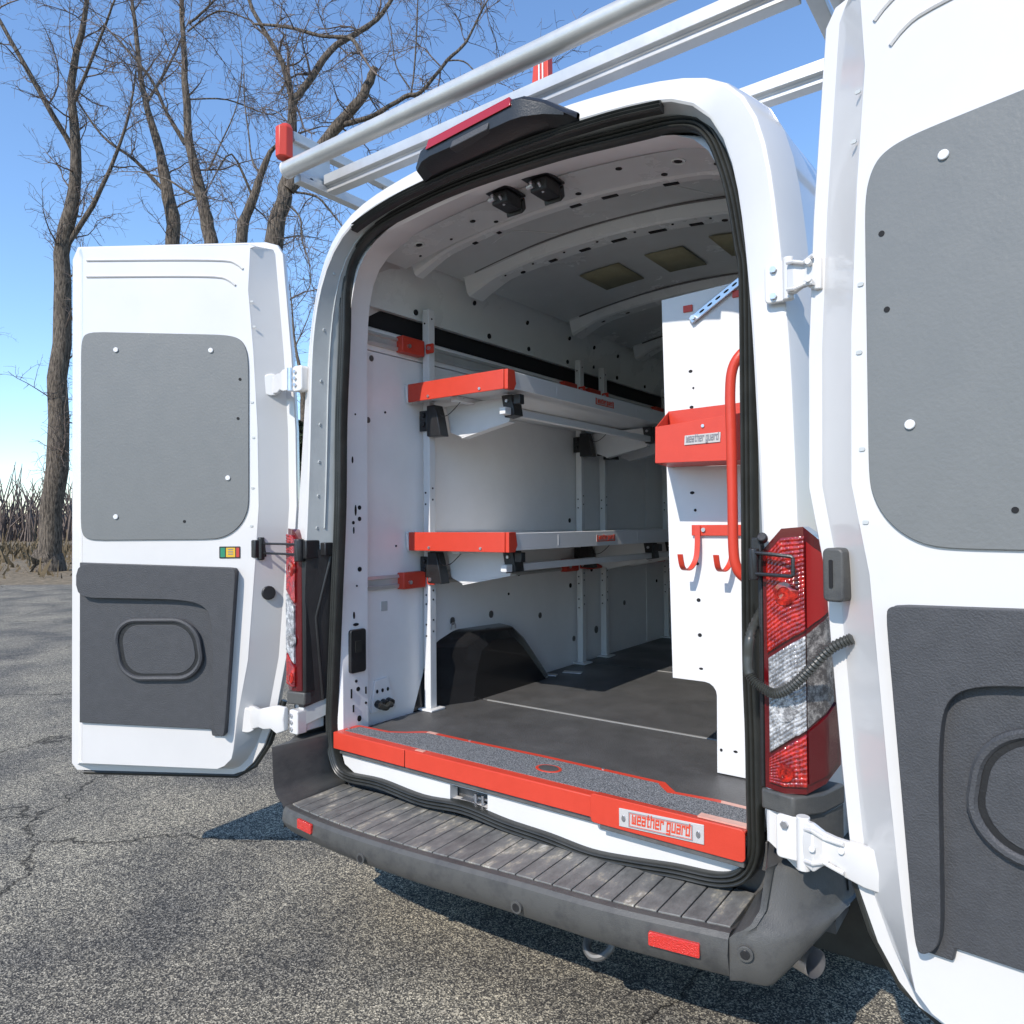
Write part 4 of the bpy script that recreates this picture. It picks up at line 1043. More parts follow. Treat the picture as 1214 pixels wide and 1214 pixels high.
# aluminium tracks on the wall
for z in (2.285, 1.272):
    mb = MB()
    for s in (1,):
        prof = [(-.838, z + .026), (-.826, z + .026), (-.822, z + .014), (-.832, z + .010), (-.832, z - .012), (-.822, z - .016), (-.826, z - .030), (-.838, z - .030)]
        mb.loops([[(x, y, zz) for x, zz in prof] for y in (.185, 3.40)], True, True)
    build('wall_track', mb, 'alu', sv)
def shelf(zt, zb):
    y0, y1 = .425, 3.05
    # tray: pressed sheet with front and rear upstands
    t = build('shelf_tray', MB().box(-.835, -.290, y0, y1, zb + .006, zb + .012), 'powder', sv, bevel=.001)
    build('front_rail', MB().box(-.294, -.286, y0 + .01, y1, zb, zt).box(-.306, -.294, y0 + .01, y1, zt - .004, zt), 'powder', sv, bevel=.0015)
    build('rear_rail', MB().box(-.836, -.829, y0 + .01, y1, zb, zt), 'powder', sv, bevel=.0015)
    cap = build('end_cap', MB().box(-.819, -.300, .417, .424, zb - .006, zt + .004), 'redpc', sv, bevel=.0015)
    build('end_flange', MB().prism([(.416, zb + .004), (.412, zt + .002), (.45, zt + .002), (.45, zb - .008), (.424, zb - .008)], lambda p, t_: (t_, p[0], p[1]), -.833, -.820), 'powder', cap, bevel=.001)
    build('end_cap_fold', MB().prism([(.424, zb - .006), (.424, zt + .004), (.470, zt + .004), (.480, zb + .02), (.465, zb - .006)], lambda p, t_: (t_, p[0], p[1]), -.305, -.2835), 'redpc', cap, bevel=.001)
    for x in (-.70, -.42):
        build('rivet', MB().cyl((x, .417, zb + .008), (x, .413, zb + .008), .006, 10), 'zinc', cap)
    for y in (.78, 1.52, 2.3):
        build('rail_seam', MB().box(-.2865, -.2850, y - .002, y + .002, zb + .012, zt - .012), 'powder', sv)
    st = build('shelf_label', MB().box(-.2862, -.2848, 1.105, 1.285, zt - .050, zt - .018), 'decal', sv)
    build('label_border', MB().box(-.2850, -.2842, 1.108, 1.118, zt - .049, zt - .019).box(-.2850, -.2842, 1.274, 1.282, zt - .049, zt - .019).box(-.2850, -.2842, 1.119, 1.273, zt - .049, zt - .045), 'ink', st)
    build('label_letters', lettering('weather guard', lambda u, v, d: (-.2849 + d, 1.126 + u, zt - .0445 + v), .140, .026), 'ink', st, smooth=False)
    return t
ZT, ZL = (2.114, 2.046), (1.474, 1.405)
shelf(*ZT); shelf(*ZL)
def under(y, zb):
    # black post clamp, white hinged arm and black rail clamp below a shelf
    pc = build('post_clamp', MB().prism([(-.782, zb - .015), (-.735, zb - .015), (-.722, zb - .055), (-.700, zb - .152), (-.782, zb - .150)], lambda p, t: (p[0], t, p[1]), y - .034, y + .020).box(-.826, -.780, y - .034, y - .021, zb - .125, zb - .035), 'black', sv, bevel=.003)
    for z in (zb - .055, zb - .095):
        build('clamp_nut', MB().cyl((-.803, y - .034, z), (-.803, y - .043, z), .012, 10), 'black', pc, bevel=.002)
    arm = build('support_arm', MB().prism([(-.745, zb - .012), (-.36, zb - .004), (-.345, zb - .035), (-.395, zb - .105), (-.655, zb - .155), (-.72, zb - .13)], lambda p, t: (p[0], t, p[1]), y + .052, y + .062), 'powder', sv, bevel=.002)
    build('arm_flange', MB().prism([(-.395, zb - .105), (-.655, zb - .155), (-.655, zb - .160), (-.395, zb - .110)], lambda p, t: (p[0], t, p[1]), y + .052, y + .095), 'powder', arm)
    build('rail_clamp', MB().prism([(-.405, zb - .005), (-.352, zb - .005), (-.338, zb - .09), (-.388, zb - .098)], lambda p, t: (p[0], t, p[1]), y + .012, y + .075).box(-.335, -.30, y + .0, y + .03, zb - .05, zb - .01), 'black', sv, bevel=.003)
    for x, z in ((-.375, zb - .03), (-.368, zb - .075)):
        build('clamp_bolt', MB().cyl((x, y + .012, z), (x, y + .005, z), .007, 8), 'zinc', arm)
    build('keeper_wire', MB().tube(catmull([(-.72, y - .03, zb - .02), (-.70, y - .035, zb - .065), (-.66, y - .035, zb - .068), (-.62, y - .035, zb - .045), (-.58, y - .02, zb + .0)], 5), .0018, 6), 'black', arm)
for zb in (ZT[1], ZL[1]):
    for y in PY[:3]: under(y, zb)
    build('cross_tube', MB().box(-.385, -.355, .50, 2.98, zb - .090, zb - .060), 'powder', sv, bevel=.003)
    build('tray_stiffener', MB().box(-.62, -.58, .47, 3.0, zb - .018, zb + .005), 'powder', sv, bevel=.003)

# ---------------------------------------------------------------- shelving cabinet inside the right side
YC = .45
cb = thing('shelf_cabinet', 'tall white shelving cabinet with cut-away foot inside the right rear door', 'cabinet', (.6, 1.1, .70))
arc = [(.495 + .04 * math.cos(math.radians(a)), .948 + .04 * math.sin(math.radians(a))) for a in (90, 67, 45, 22, 0)]
poly = [(.356, 2.272), (.833, 2.292), (.833, .699), (.533, .699)] + arc[::-1] + [(.382, .988)]
build('end_panel', MB().prism(poly, lambda p, t: (p[0], t, p[1]), YC, YC + .004), 'powder', cb, bevel=.0012)
build('panel_fold', MB().prism([(.356, 2.27), (.362, 2.27), (.388, .99), (.382, .99)], lambda p, t: (p[0], t, p[1]), YC + .004, YC + .03), 'powder', cb)
build('far_panel', MB().prism(poly, lambda p, t: (p[0], t, p[1]), 1.75, 1.754), 'powder', cb)
build('back_panel', MB().box(.825, .832, YC + .006, 1.748, .99, 2.27), 'powder', cb)
for z in (1.02, 1.28, 1.55, 1.82):
    build('shelf', MB().box(.40, .824, YC + .006, 1.748, z, z + .004).box(.396, .400, YC + .006, 1.748, z, z + .055), 'powder', cb)
for x, z, w, h in ((.458, 2.015, .006, .004), (.467, 1.958, .003, .003), (.460, 1.895, .006, .004), (.459, 1.610, .007, .004), (.469, 1.552, .004, .004), (.474, 1.375, .005, .004), (.477, 1.255, .006, .005), (.480, 1.140, .006, .005), (.483, 1.030, .006, .003), (.548, .775, .004, .004), (.595, .778, .006, .003)):
    patch('panel_hole', cb, (x, YC - .0002, z), (w * 1.2, 0, 0), (0, 0, h * 1.3), n=8, t=.001)
for x, z in ((.452, 2.225), (.620, 2.243)):
    build('red_tab', MB().box(x - .016, x + .016, YC - .006, YC - .0005, z - .011, z + .011), 'redpc', cb, bevel=.001)
d = (Vector((.640, 0, 2.285)) - Vector((.468, 0, 2.182))); u = d.normalized()
sp = build('slotted_strut', MB().obox(Vector((.554, YC - .012, 2.2335)), u * .105, Vector((0, .003, 0)), Vector((-u.z, 0, u.x)) * .0125), 'zinc', cb, bevel=.002)
for k in range(5):
    c = Vector((.505, YC - .0155, 2.205)) + u * .032 * k
    patch('strut_slot', sp, c, u * .010, Vector((-u.z, 0, u.x)) * .003, rnd=True, t=.0008)
build('strut_bolt', MB().cyl((.476, YC - .014, 2.188), (.476, YC - .024, 2.188), .008, 8), 'zinc', sp)

# orange-red tray with a badge
ty = thing('door_tray', 'red open tray with a small badge hung on the white cabinet end panel', 'tray', (.55, .3, 1.7))
Y1 = .235
mb = MB()
build('tray_front', MB().prism([(.430, 1.810), (.760, 1.832), (.760, 1.690), (.428, 1.697)], lambda p, t: (p[0], t, p[1]), Y1, Y1 + .003), 'redpc', ty, bevel=.001)
build('tray_side', MB().add([(.430, Y1 + .003, 1.809), (.428, Y1 + .003, 1.697), (.372, YC - .004, 1.700), (.376, YC - .004, 1.885), (.433, Y1 + .003, 1.809), (.431, Y1 + .003, 1.697), (.375, YC - .004, 1.700), (.379, YC - .004, 1.885)], [(0, 1, 2, 3), (4, 5, 6, 7), (0, 1, 5, 4), (1, 2, 6, 5), (2, 3, 7, 6), (3, 0, 4, 7)]), 'redpc', ty)
build('tray_floor', MB().add([(.432, Y1 + .003, 1.700), (.757, Y1 + .003, 1.694), (.757, YC - .004, 1.694), (.377, YC - .004, 1.702), (.432, Y1 + .003, 1.697), (.757, Y1 + .003, 1.691), (.757, YC - .004, 1.691), (.377, YC - .004, 1.699)], [(0, 1, 2, 3), (4, 5, 6, 7), (0, 1, 5, 4), (1, 2, 6, 5), (2, 3, 7, 6), (3, 0, 4, 7)]), 'redpc', ty)
build('tray_back', MB().prism([(.378, 1.888), (.760, 1.895), (.760, 1.70), (.376, 1.70)], lambda p, t: (p[0], t, p[1]), YC - .0045, YC - .0015), 'redpc', ty)
build('tray_side', MB().box(.757, .760, Y1 + .003, YC - .004, 1.695, 1.84), 'redpc', ty)
build('rivet', MB().cyl((.585, Y1, 1.800), (.585, Y1 - .004, 1.800), .005, 10), 'zinc', ty)
bd = build('badge', MB().prism([(.528, 1.775), (.640, 1.777), (.638, 1.748), (.526, 1.746)], lambda p, t: (p[0], t, p[1]), Y1 - .003, Y1), 'decal', ty, bevel=.0006)
build('badge_letters', lettering('weather guard', lambda u, v, d: (.533 + u, Y1 - .0031 - d, 1.7495 + v + u * .015), .100, .026), 'ink2', bd, smooth=False)

# red hook rack
hk = thing('hook_rack', 'red wall bar with two J-shaped hooks below the tray', 'hook rack', (.55, .43, 1.45))
build('hook_bar', MB().box(.460, .80, YC - .012, YC - .001, 1.468, 1.503), 'redpc', hk, bevel=.001)
for x in (.470, .588):
    pts = [(x + .012, YC - .016, 1.50), (x + .014, YC - .022, 1.44), (x + .012, YC - .03, 1.395), (x + .004, YC - .05, 1.365), (x - .004, YC - .075, 1.358), (x - .006, YC - .10, 1.372), (x - .006, YC - .115, 1.41)]
    pts = catmull(pts, 4)
    ls = []
    for i, p in enumerate(pts):
        t = (pts[min(i + 1, len(pts) - 1)] - pts[max(i - 1, 0)]).normalized(); nn = Vector((1, 0, 0)).cross(t).normalized()
        ls.append([p + Vector((-.009, 0, 0)) + nn * .0018, p + Vector((.009, 0, 0)) + nn * .0018, p + Vector((.009, 0, 0)) - nn * .0018, p + Vector((-.009, 0, 0)) - nn * .0018])
    build('hook', MB().loops(ls, True, True), 'redpc', hk)
build('bar_screw', MB().cyl((.502, YC - .012, 1.487), (.502, YC - .018, 1.487), .007, 10), 'zinc', hk)

# red grab handle
gh = MB().tube(catmull([(.790, .40, 2.04), (.775, .30, 2.03), (.745, .215, 2.012), (.715, .19, 1.985), (.694, .185, 1.945), (.687, .185, 1.88), (.688, .185, 1.78), (.690, .185, 1.60), (.691, .185, 1.44), (.698, .188, 1.385), (.715, .20, 1.355), (.75, .23, 1.335), (.778, .31, 1.325), (.790, .40, 1.32)], 5), .0145, 16)
ghr = thing('grab_handle', 'curved red tubular grab handle standing in front of the tray and hooks', 'handle', (.66, .4, 1.35))
build('handle_tube', gh, 'redpc', ghr)
build('handle_foot', MB().box(.77, .81, .40, .445, 1.28, 1.36).box(.77, .81, .40, .445, 2.0, 2.08), 'redpc', ghr, bevel=.004)
build('handle_bolt', MB().cyl((.78, .40, 1.335), (.78, .392, 1.335), .009, 10).cyl((.78, .40, 2.04), (.78, .392, 2.04), .009, 10), 'zinc', ghr)
# small lever low on the right pillar
lv = thing('release_lever', 'short bare metal lever poking out low beside the right door seal', 'lever', (.78, .2, 1.15))
build('lever_arm', MB().obox((.765, .16, 1.16), (.030, .0, .022), (0, .004, 0), (-.010, 0, .014)), 'zinc', lv, bevel=.003)
build('lever_pivot', MB().cyl((.79, .14, 1.18), (.79, .20, 1.18), .009, 12), 'zinc', lv)

# ---------------------------------------------------------------- red rear sill step guard
sg = thing('sill_guard', 'red steel sill guard with grip tape and an engraved badge along the load edge', 'sill guard', (0, .08, .70))
zA = .722
top = [(-.800, -.012), (.792, -.012), (.792, .165), (.640, .172), (.520, .158), (.490, .185), (.462, .214), (.0, .216), (-.285, .205), (-.500, .205), (-.535, .185), (-.575, .148), (-.630, .118), (-.785, .110), (-.800, .100)]
build('top_plate', MB().prism(top, lambda p, t: (p[0], p[1], t), .716, zA), 'redpc', sg, bevel=.002)
tape = [(-.775, .022), (.775, .022), (.775, .140), (.64, .145), (.505, .132), (.475, .160), (.450, .188), (0, .190), (-.285, .178), (-.49, .178), (-.55, .135), (-.62, .095), (-.765, .088)]
def hole_poly(cx, cy, rx, ry, n=24): return [(cx + rx * math.cos(2 * math.pi * k / n), cy + ry * math.sin(2 * math.pi * k / n)) for k in range(n)]
gt = build('grip_tape', MB().prism(tape, lambda p, t: (p[0], p[1], t), zA - .0005, zA + .002), 'grip', sg)
hp = hole_poly(.107, .105, .046, .034)
build('finger_hole_ring', MB().prism(hp, lambda p, t: (p[0], p[1], t), zA + .001, zA + .0035), 'redpc', sg, bevel=.0008)
build('finger_hole', MB().prism(hole_poly(.107, .105, .036, .026), lambda p, t: (p[0], p[1], t), zA + .003, zA + .0045), 'mat', sg)
for a, b in ((-.800, -.4235), (-.4195, .3385)):
    build('front_lip', MB().box(a, b, -.014, -.009, .660, zA - .001), 'redpc', sg, bevel=.0015)
lip = build('lid_face', MB().prism(rrect(.343, .790, .656, .738, .012, 3), lambda p, t: (p[0], t, p[1]), -.034, -.028), 'redpc', sg, bevel=.0015)
build('lid_top', MB().add([(.345, -.030, .735), (.790, -.030, .735), (.790, .016, .7265), (.345, .016, .7265), (.345, -.030, .731), (.790, -.030, .731), (.790, .016, .7225), (.345, .016, .7225)], [(0, 1, 2, 3), (4, 5, 6, 7), (0, 1, 5, 4), (1, 2, 6, 5), (2, 3, 7, 6), (3, 0, 4, 7)]), 'redpc', sg)
build('lid_base', MB().box(.37, .785, -.027, -.012, .640, .70), 'steel', sg, bevel=.002)
zb0 = .672
bp_ = [(.437, .671), (.684, .681), (.684, .732), (.437, .721)]
bp_ = [(x, z - .004) for x, z in bp_]
bg_ = build('badge_plate', MB().prism(bp_, lambda p, t: (p[0], t, p[1]), -.0375, -.034), 'decal', sg, bevel=.001)
def bf(u, v, d): return (.437 + u, -.0376 - d, .6665 + v + .040 * u)
def frame_(u0, u1, v0, v1, w, d, material):
    mb = MB()
    for a, b, c_, e in ((u0, u1, v0, v0 + w), (u0, u1, v1 - w, v1), (u0, u0 + w, v0 + w, v1 - w), (u1 - w, u1, v0 + w, v1 - w)):
        mb.prism([(a, c_), (b, c_), (b, e), (a, e)], lambda p, t: bf(p[0], p[1], t), 0, d)
    return build('badge_border', mb, material, bg_, smooth=False)
frame_(.030, .217, .0045, .0455, .0016, .0008, 'ink2')
frame_(.033, .214, .0075, .0425, .0012, .0010, 'ink')
build('badge_letters', lettering('weather guard', lambda u, v, d: bf(.040 + u, .0085 + v, d), .168, .037, stroke=1.2), 'ink', bg_, smooth=False)
for u in (.015, .232):
    build('badge_screw', MB().prism([(u + .006 * math.cos(2 * math.pi * k / 14), .025 + .009 * math.sin(2 * math.pi * k / 14)) for k in range(14)], lambda p, t: bf(p[0], p[1], t), 0, .003), 'zinc', bg_, bevel=.0006)
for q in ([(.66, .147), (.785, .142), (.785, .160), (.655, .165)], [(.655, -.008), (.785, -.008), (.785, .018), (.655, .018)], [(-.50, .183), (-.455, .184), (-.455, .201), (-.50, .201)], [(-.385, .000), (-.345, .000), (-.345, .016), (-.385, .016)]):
    build('pale_glare_strip', MB().prism(q, lambda p, t: (p[0], p[1], t), (zA if q[0][0] < .6 or q[0][1] > .1 else .7325), (zA + .0015 if q[0][0] < .6 or q[0][1] > .1 else .7365)), 'glare_pale', sg)  # right-end strips are painted sun glare; two small pale bits share the colour
for x, y in ((-.785, .05), (-.30, .198), (.25, .206)):
    build('plate_screw', MB().cyl((x, y, zA), (x, y, zA + .003), .006, 10), 'zinc', sg)

# ---------------------------------------------------------------- bare trees behind the parking lot
SEAL= [(-0.746, 0.567), (-0.562, 0.573), (-0.352, 0.56), (-0.161, 0.574), (0.014, 0.56), (0.174, 0.555), (0.322, 0.545), (0.459, 0.557), (0.585, 0.573), (0.703, 0.583), (0.766, 0.611), (0.795, 0.666), (0.798, 0.743), (0.797, 0.817), (0.796, 0.975), (0.792, 1.131), (0.792, 1.318), (0.793, 1.535), (0.794, 1.836), (0.794, 2.14), (0.784, 2.223), (0.765, 2.349), (0.742, 2.442), (0.711, 2.525), (0.667, 2.576), (0.594, 2.6), (0.508, 2.609), (0.4, 2.62), (0.219, 2.636), (-0.111, 2.647), (-0.336, 2.637), (-0.562, 2.604), (-0.686, 2.532), (-0.735, 2.42), (-0.746, 2.225), (-0.767, 1.907), (-0.774, 1.584), (-0.795, 1.26), (-0.817, 0.935), (-0.828, 0.739), (-0.809, 0.619)]
LIMBS={
 'A':[
  [ (-19.54,10.82,6.82,0.416),(-19.53,10.76,10.35,0.320),(-19.68,10.62,11.53,0.288),(-19.97,10.38,13.37,0.240),(-20.05,10.29,14.94,0.192),(-20.09,10.22,16.77,0.160),(-20.12,10.16,18.86,0.128),(-20.27,10.00,20.96,0.080) ],
  [ (-20.07,10.30,13.37,0.160),(-20.44,10.01,14.16,0.128),(-20.78,9.74,15.20,0.096),(-21.50,9.19,16.26,0.064) ],
  [ (-19.93,10.33,17.08,0.096),(-19.49,10.65,17.49,0.080),(-18.52,11.35,18.58,0.048) ],
  [ (-19.74,10.58,11.66,0.112),(-20.20,10.23,12.01,0.088),(-20.72,9.84,12.46,0.072),(-21.55,9.21,12.86,0.048) ],
  [ (-19.95,10.36,14.73,0.064),(-19.10,10.99,14.88,0.056),(-18.16,11.69,14.60,0.048),(-17.74,12.00,14.91,0.032) ],
  [ (-19.98,10.30,16.82,0.072),(-19.17,10.89,17.41,0.064),(-18.34,11.51,17.07,0.056) ],
  [ (-19.50,10.74,12.58,0.080),(-19.19,10.95,13.49,0.056),(-18.83,11.19,14.66,0.048),(-18.71,11.26,16.23,0.032),(-18.85,11.12,17.80,0.024) ],
 ],
 'B':[
  [ (-15.11,9.76,5.99,0.384),(-14.94,9.83,8.98,0.304),(-14.72,9.97,10.15,0.272),(-14.57,10.06,11.08,0.208),(-14.51,10.08,12.63,0.176) ],
  [ (-14.51,10.08,12.63,0.136),(-14.69,9.93,13.63,0.120),(-15.08,9.62,14.52,0.104),(-15.38,9.39,15.29,0.096),(-15.63,9.18,16.40,0.064) ],
  [ (-14.51,10.08,12.63,0.176),(-14.22,10.28,13.18,0.160),(-13.79,10.58,14.28,0.144),(-13.16,11.03,15.01,0.128),(-12.70,11.36,15.60,0.112),(-12.06,11.81,16.81,0.080) ],
  [ (-15.30,9.46,14.67,0.056),(-14.50,10.05,14.36,0.080),(-13.71,10.65,13.91,0.080),(-13.09,11.11,13.68,0.088),(-12.90,11.26,13.23,0.096) ],
  [ (-14.61,10.04,10.31,0.192),(-14.10,10.41,11.08,0.176),(-13.65,10.73,11.85,0.176),(-13.10,11.12,12.62,0.160),(-12.83,11.31,13.28,0.144),(-12.73,11.38,13.50,0.112) ],
  [ (-13.56,10.80,11.96,0.128),(-12.84,11.32,12.21,0.112),(-12.12,11.84,12.72,0.104),(-11.77,12.11,12.87,0.096),(-11.22,12.49,13.66,0.080),(-10.82,12.78,14.14,0.072),(-10.49,13.01,14.92,0.048),(-10.12,13.27,15.69,0.032) ],
  [ (-12.00,11.94,12.72,0.048),(-11.88,12.01,13.71,0.045),(-11.78,12.05,15.26,0.035),(-11.72,12.08,16.14,0.016) ],
  [ (-11.26,12.47,13.66,0.048),(-10.87,12.76,13.59,0.040),(-10.52,13.03,13.15,0.032),(-9.99,13.42,12.81,0.019) ],
  [ (-12.01,11.92,12.94,0.048),(-12.29,11.71,13.49,0.035),(-12.37,11.63,14.38,0.029),(-12.53,11.49,15.27,0.016) ],
  [ (-14.47,10.15,10.24,0.064),(-14.03,10.48,10.15,0.056),(-13.73,10.71,9.74,0.048),(-13.56,10.84,9.48,0.032) ],
  [ (-14.57,10.09,9.86,0.056),(-14.34,10.26,9.48,0.048),(-14.28,10.32,8.86,0.040),(-14.11,10.46,8.24,0.035),(-14.05,10.51,7.53,0.026),(-14.31,10.33,6.92,0.016) ],
 ],
 'C':[
  [ (-18.23,10.70,6.61,0.320),(-17.98,10.83,10.01,0.272),(-17.65,11.04,11.26,0.224),(-17.40,11.21,12.14,0.192),(-17.13,11.40,12.77,0.128),(-16.62,11.77,13.14,0.080),(-16.01,12.22,13.38,0.048) ],
  [ (-17.65,11.04,11.26,0.096),(-18.04,10.73,12.40,0.072),(-18.42,10.47,11.52,0.048) ],
  [ (-17.44,11.18,12.01,0.096),(-17.68,11.00,12.39,0.064),(-17.82,10.87,13.40,0.056),(-17.97,10.75,14.41,0.048),(-18.03,10.68,15.67,0.032) ],
 ],
 'D':[
  [ (-23.84,11.98,7.65,0.400),(-23.77,11.94,11.72,0.320),(-23.90,11.82,13.23,0.288),(-24.11,11.63,14.90,0.224),(-24.57,11.26,17.01,0.160),(-24.77,11.06,19.43,0.128),(-24.98,10.86,21.54,0.080) ],
  [ (-23.94,11.79,13.38,0.144),(-24.85,11.10,14.60,0.112),(-25.80,10.37,15.52,0.080),(-26.74,9.64,17.33,0.048) ],
  [ (-24.45,11.35,16.71,0.096),(-23.94,11.69,18.52,0.080),(-23.67,11.86,20.02,0.048) ],
 ],
 'E':[
  [ (-25.55,8.65,1.07,0.480),(-25.24,8.78,6.42,0.400),(-25.07,8.83,10.65,0.320),(-24.68,9.06,13.46,0.256),(-24.75,8.95,16.28,0.192),(-24.38,9.19,18.53,0.144),(-24.12,9.34,20.78,0.080) ],
  [ (-24.72,9.02,14.03,0.160),(-25.55,8.37,16.29,0.128),(-26.20,7.85,17.98,0.096),(-26.85,7.33,19.68,0.064) ],
  [ (-25.07,8.83,10.65,0.160),(-24.01,9.57,12.89,0.128),(-23.30,10.05,15.14,0.080),(-23.05,10.21,16.83,0.048) ],
  [ (-24.69,9.01,15.72,0.112),(-23.72,9.70,17.40,0.080),(-23.02,10.19,18.80,0.048) ],
 ],
}

FWD = Vector((-.595, .803, 0)); RGT = Vector((.803, .595, 0))
def wiggle(p0, d0, length, n, r0, r1, rnd, droop=0.0, curl=.25):
    pts = [Vector(p0)]; rs = [r0]; d = Vector(d0).normalized()
    for i in range(n):
        d = (d + Vector((rnd.gauss(0, curl), rnd.gauss(0, curl), rnd.gauss(0, curl) - droop))).normalized()
        pts.append(pts[-1] + d * length / n); rs.append(r0 + (r1 - r0) * (i + 1) / n)
    return pts, rs
def twigs(mb, pts, rs, rnd, level, dens):
    """grow side shoots along a branch"""
    for i in range(1, len(pts)):
        seg = pts[i] - pts[i - 1]; L = seg.length
        k = dens * L; k = int(k) + (rnd.random() < k - int(k))
        for _ in range(k):
            t = rnd.random(); p = pts[i - 1] + seg * t; r = rs[i - 1] + (rs[i] - rs[i - 1]) * t
            ax = Vector((rnd.gauss(0, 1), rnd.gauss(0, 1), rnd.gauss(0, 1) + .25)).normalized()
            d = (seg.normalized() * .55 + ax).normalized()
            if level == 0:
                ln = rnd.uniform(.9, 3.0); r0 = min(r * .5, rnd.uniform(.020, .042))
                q, qr = wiggle(p, d, ln, 7, r0, .006, rnd, .03, .20)
                mb.tube(q, qr, 4, False); twigs(mb, q, qr, rnd, 1, 5.6)
            elif level == 1:
                ln = rnd.uniform(.35, 1.15)
                q, qr = wiggle(p, d, ln, 5, min(r * .8, .012), .0045, rnd, .04, .24)
                mb.tube(q, qr, 3, False); twigs(mb, q, qr, rnd, 2, 4.4)
            else:
                q, qr = wiggle(p, d, rnd.uniform(.12, .42), 3, .006, .0035, rnd, 0, .28)
                mb.tube(q, qr, 3, False)
def limb_tree(key, label, seed, dens, base_r):
    rnd = random.Random(seed); L = LIMBS[key]
    b = Vector(L[0][0][:3]); base = Vector((b.x, b.y, GZ))
    t = thing('bare_tree', label, 'tree', tuple(base), 'bare trees behind the lot')
    trunk = MB(); crown = MB()
    for i, l in enumerate(L):
        pts = [Vector(q[:3]) for q in l]; rs = [q[3] * (.42 + .34 * min(1, q[3] / .30)) * (.8 if key in 'CA' else 1) for q in l]
        if i == 0:
            pts = [base + Vector((0, 0, -.1)), base + Vector((0, 0, .25))] + pts
            rs = [rs[0] * 1.7, rs[0] * 1.25] + rs
        # a little depth drift so limbs do not share a plane
        drift = rnd.uniform(-.30, .30) if i and not (key == 'B' and i in (4, 5)) else 0
        if key == 'B' and i == 5: pts = [Vector(L[4][2][:3])] + pts; rs = [rs[0] * 1.05] + rs
        if key == 'B' and i == 4: rs = [r * 1.35 for r in rs]
        acc = 0; P = []
        for j, p in enumerate(pts):
            if j: acc += (p - pts[j - 1]).length
            P.append(p + FWD * drift * min(acc, 3.5))
        m = 4 if len(P) > 2 else 2
        sp = catmull([(*p,) for p in P], m); sr = []
        for j in range(len(P) - 1):
            for k in range(m): sr.append(rs[j] + (rs[j + 1] - rs[j]) * k / m)
        sr.append(rs[-1])
        sp = [p + Vector((rnd.gauss(0, 1), rnd.gauss(0, 1), rnd.gauss(0, .6))) * r * .13 for p, r in zip(sp, sr)]
        trunk.tube(sp, [r * rnd.uniform(.93, 1.08) for r in sr], 10)
        k0 = max(0, int(len(sp) * (.30 if i == 0 else 0)))
        twigs(crown, sp[k0:], sr[k0:], rnd, 0, dens)
        # leader at the end of each limb
        d = sp[-1] - sp[-2]
        q, qr = wiggle(sp[-1], d, 1.8, 7, sr[-1] * .8, .006, rnd, 0, .15)
        if not (key == 'B' and i == 4):
            crown.tube(q, qr, 5, False); twigs(crown, q, qr, rnd, 1, 4.0)
    build('trunk', trunk, 'bark', t, angle=60)
    build('crown', crown, 'twig', t, smooth=False)
    return t
limb_tree('A', 'bare tree with a tall single stem and thin side limbs, left of the forked tree', 5, 1.5, .3)
TB = limb_tree('B', 'forked bare tree with a broken stub, rising behind the end of the roof rack', 8, 1.55, .3)
TC = limb_tree('C', 'slim leaning bare tree between the tall single stem and the forked tree', 11, 1.5, .3)
TD = limb_tree('D', 'bare tree whose dark stem stands just above the open left door edge', 14, 1.2, .3)
limb_tree('E', 'broad bare tree farthest left, beyond the free edge of the left door', 17, 1.3, .3)

def copy_tree(src, loc, rz, sc, label, group):
    r = src.copy(); C.objects.link(r); r.location = loc; r.rotation_euler = (0, 0, rz); r.scale = (sc, sc, sc)
    r['label'] = label; r['group'] = group
    for ch in list(src.children):
        c = ch.copy(); C.objects.link(c); c.parent = r
    return r
CAM = Vector((1.43, -1.86, 0))
k = 0
for (dist, lat, src, sc) in ((46, -37, TC, 1.05), (52, -30, TD, .95), (44, -24, TC, .9), (55, -18, TB, .85), (48, -13.6, TD, .8), (60, -9, TC, 1.0), (50, 12, TD, .95), (56, 24, TB, .9), (47, 38, TC, 1.0)):
    p = CAM + FWD * dist + RGT * lat
    copy_tree(src, (p.x, p.y, GZ), k * 1.3 + .4, sc, 'thin bare tree in the far row beyond the leaf-covered verge', 'far row of bare trees'); k += 1

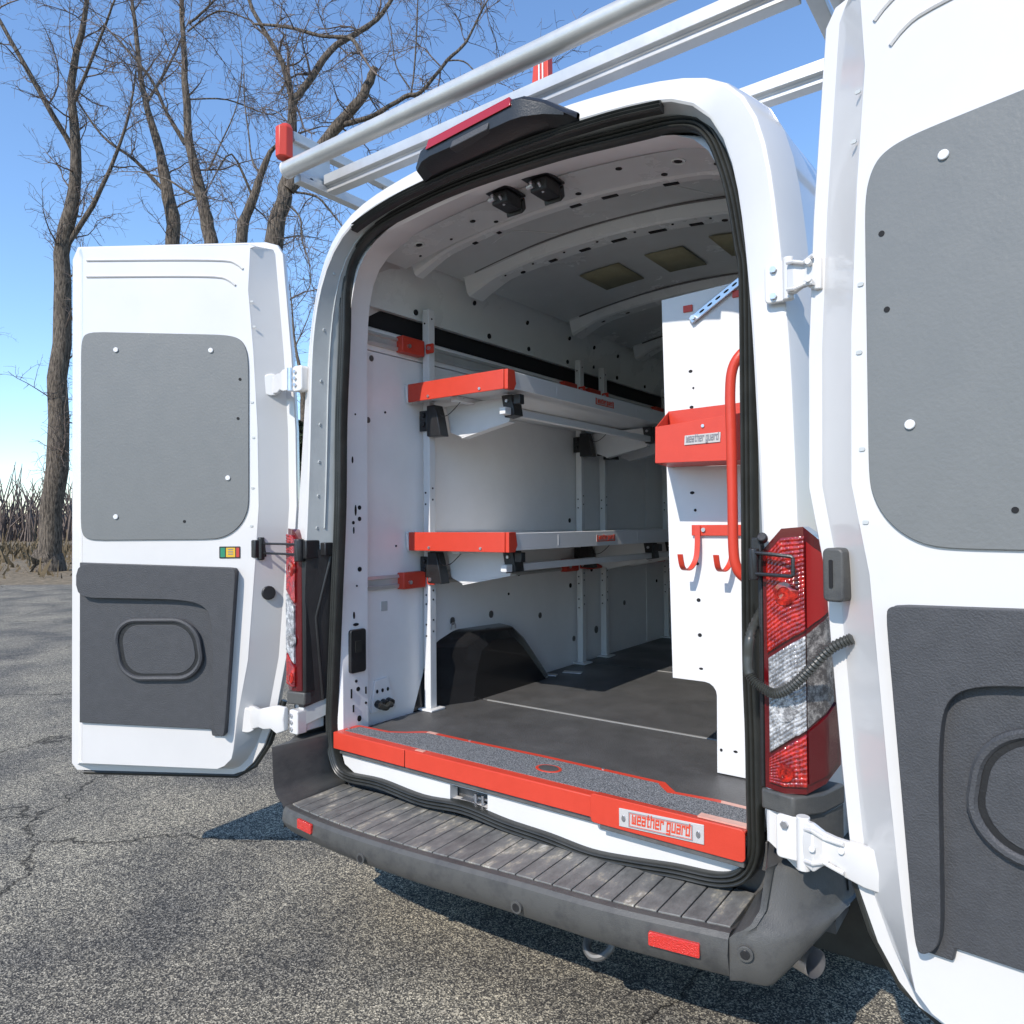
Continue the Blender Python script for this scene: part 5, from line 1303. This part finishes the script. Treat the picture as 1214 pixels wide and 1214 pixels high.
def evergreen(dist, lat, h, r, seed, label):
    rnd = random.Random(seed); p = CAM + FWD * dist + RGT * lat; base = Vector((p.x, p.y, GZ))
    t = thing('evergreen_tree', label, 'tree', tuple(base), 'evergreens behind the lot')
    build('trunk', MB().tube([base, base + Vector((.05, 0, h * .5)), base + Vector((0, 0, h * .97))], [.16, .10, .02], 8), 'bark', t)
    mb = MB()
    for i in range(2600):
        z = h * (.06 + .92 * rnd.random() ** 1.25); rr = r * (1 - z / h) ** .75 * (.45 + .6 * rnd.random()) * (1 + .25 * math.sin(z * 4 + seed))
        a = rnd.uniform(0, 2 * math.pi); c = base + Vector((rr * math.cos(a), rr * math.sin(a), z))
        ax = Vector((math.cos(a), math.sin(a), rnd.uniform(-.5, .35))).normalized() * rnd.uniform(.10, .26)
        ay = Vector((rnd.gauss(0, 1), rnd.gauss(0, 1), rnd.gauss(0, 1))).cross(ax).normalized() * rnd.uniform(.03, .075)
        mb.add([c - ax, c + ay, c + ax, c - ay], [(0, 1, 2, 3)])
    build('crown', mb, 'needle', t, smooth=False)
    return t
evergreen(27, -7.85, 5.4, 1.2, 1, 'narrow dark evergreen seen through the gap beside the left door')
# dry scrub and leaf litter along the verge
rnd = random.Random(9)
mb = MB()
for i in range(9000):
    lat = rnd.uniform(-42, -4) if rnd.random() < .8 else rnd.uniform(-4, 40)
    dist = 21 + rnd.random() ** .7 * 34; p = CAM + FWD * dist + RGT * lat
    hh = rnd.random() ** 2 * (.5 + 1.4 * (rnd.random() < .12)); c = Vector((p.x, p.y, GZ + hh * .5))
    ax = Vector((rnd.gauss(0, .35), rnd.gauss(0, .35), 1)).normalized() * (hh * .5 + .04); ay = Vector((rnd.gauss(0, 1), rnd.gauss(0, 1), 0)).normalized() * rnd.uniform(.02, .09)
    mb.add([c - ax - ay, c - ax + ay, c + ax + ay * .3, c + ax - ay * .3], [(0, 1, 2, 3)])
sc = build('dry_scrub', mb, 'shrub', smooth=False); sc['kind'] = 'stuff'; sc['label'] = 'dry brown scrub and stalks on the verge behind the lot'
# far wooded bank, reads as one mass
mb = MB()
for i in range(5200):
    lat = rnd.uniform(-110, 90); dist = rnd.uniform(72, 96); p = CAM + FWD * dist + RGT * lat
    hgt = (4.2 + 2.0 * math.sin(lat * .21) + 1.3 * math.sin(lat * .57 + 2)) * rnd.uniform(.5, 1.25)
    c = Vector((p.x, p.y, GZ)); q, qr = [c, c + Vector((rnd.gauss(0, .4), rnd.gauss(0, .4), hgt * .5)), c + Vector((rnd.gauss(0, .9), rnd.gauss(0, .9), hgt))], [.14, .09, .03]
    mb.tube(q, qr, 3, False)
w = build('far_woods', mb, 'twig', smooth=False); w['kind'] = 'stuff'; w['label'] = 'low far-off strip of bare woods along the horizon'

for o in bpy.data.objects:
    if '_o' in o: del o['_o']
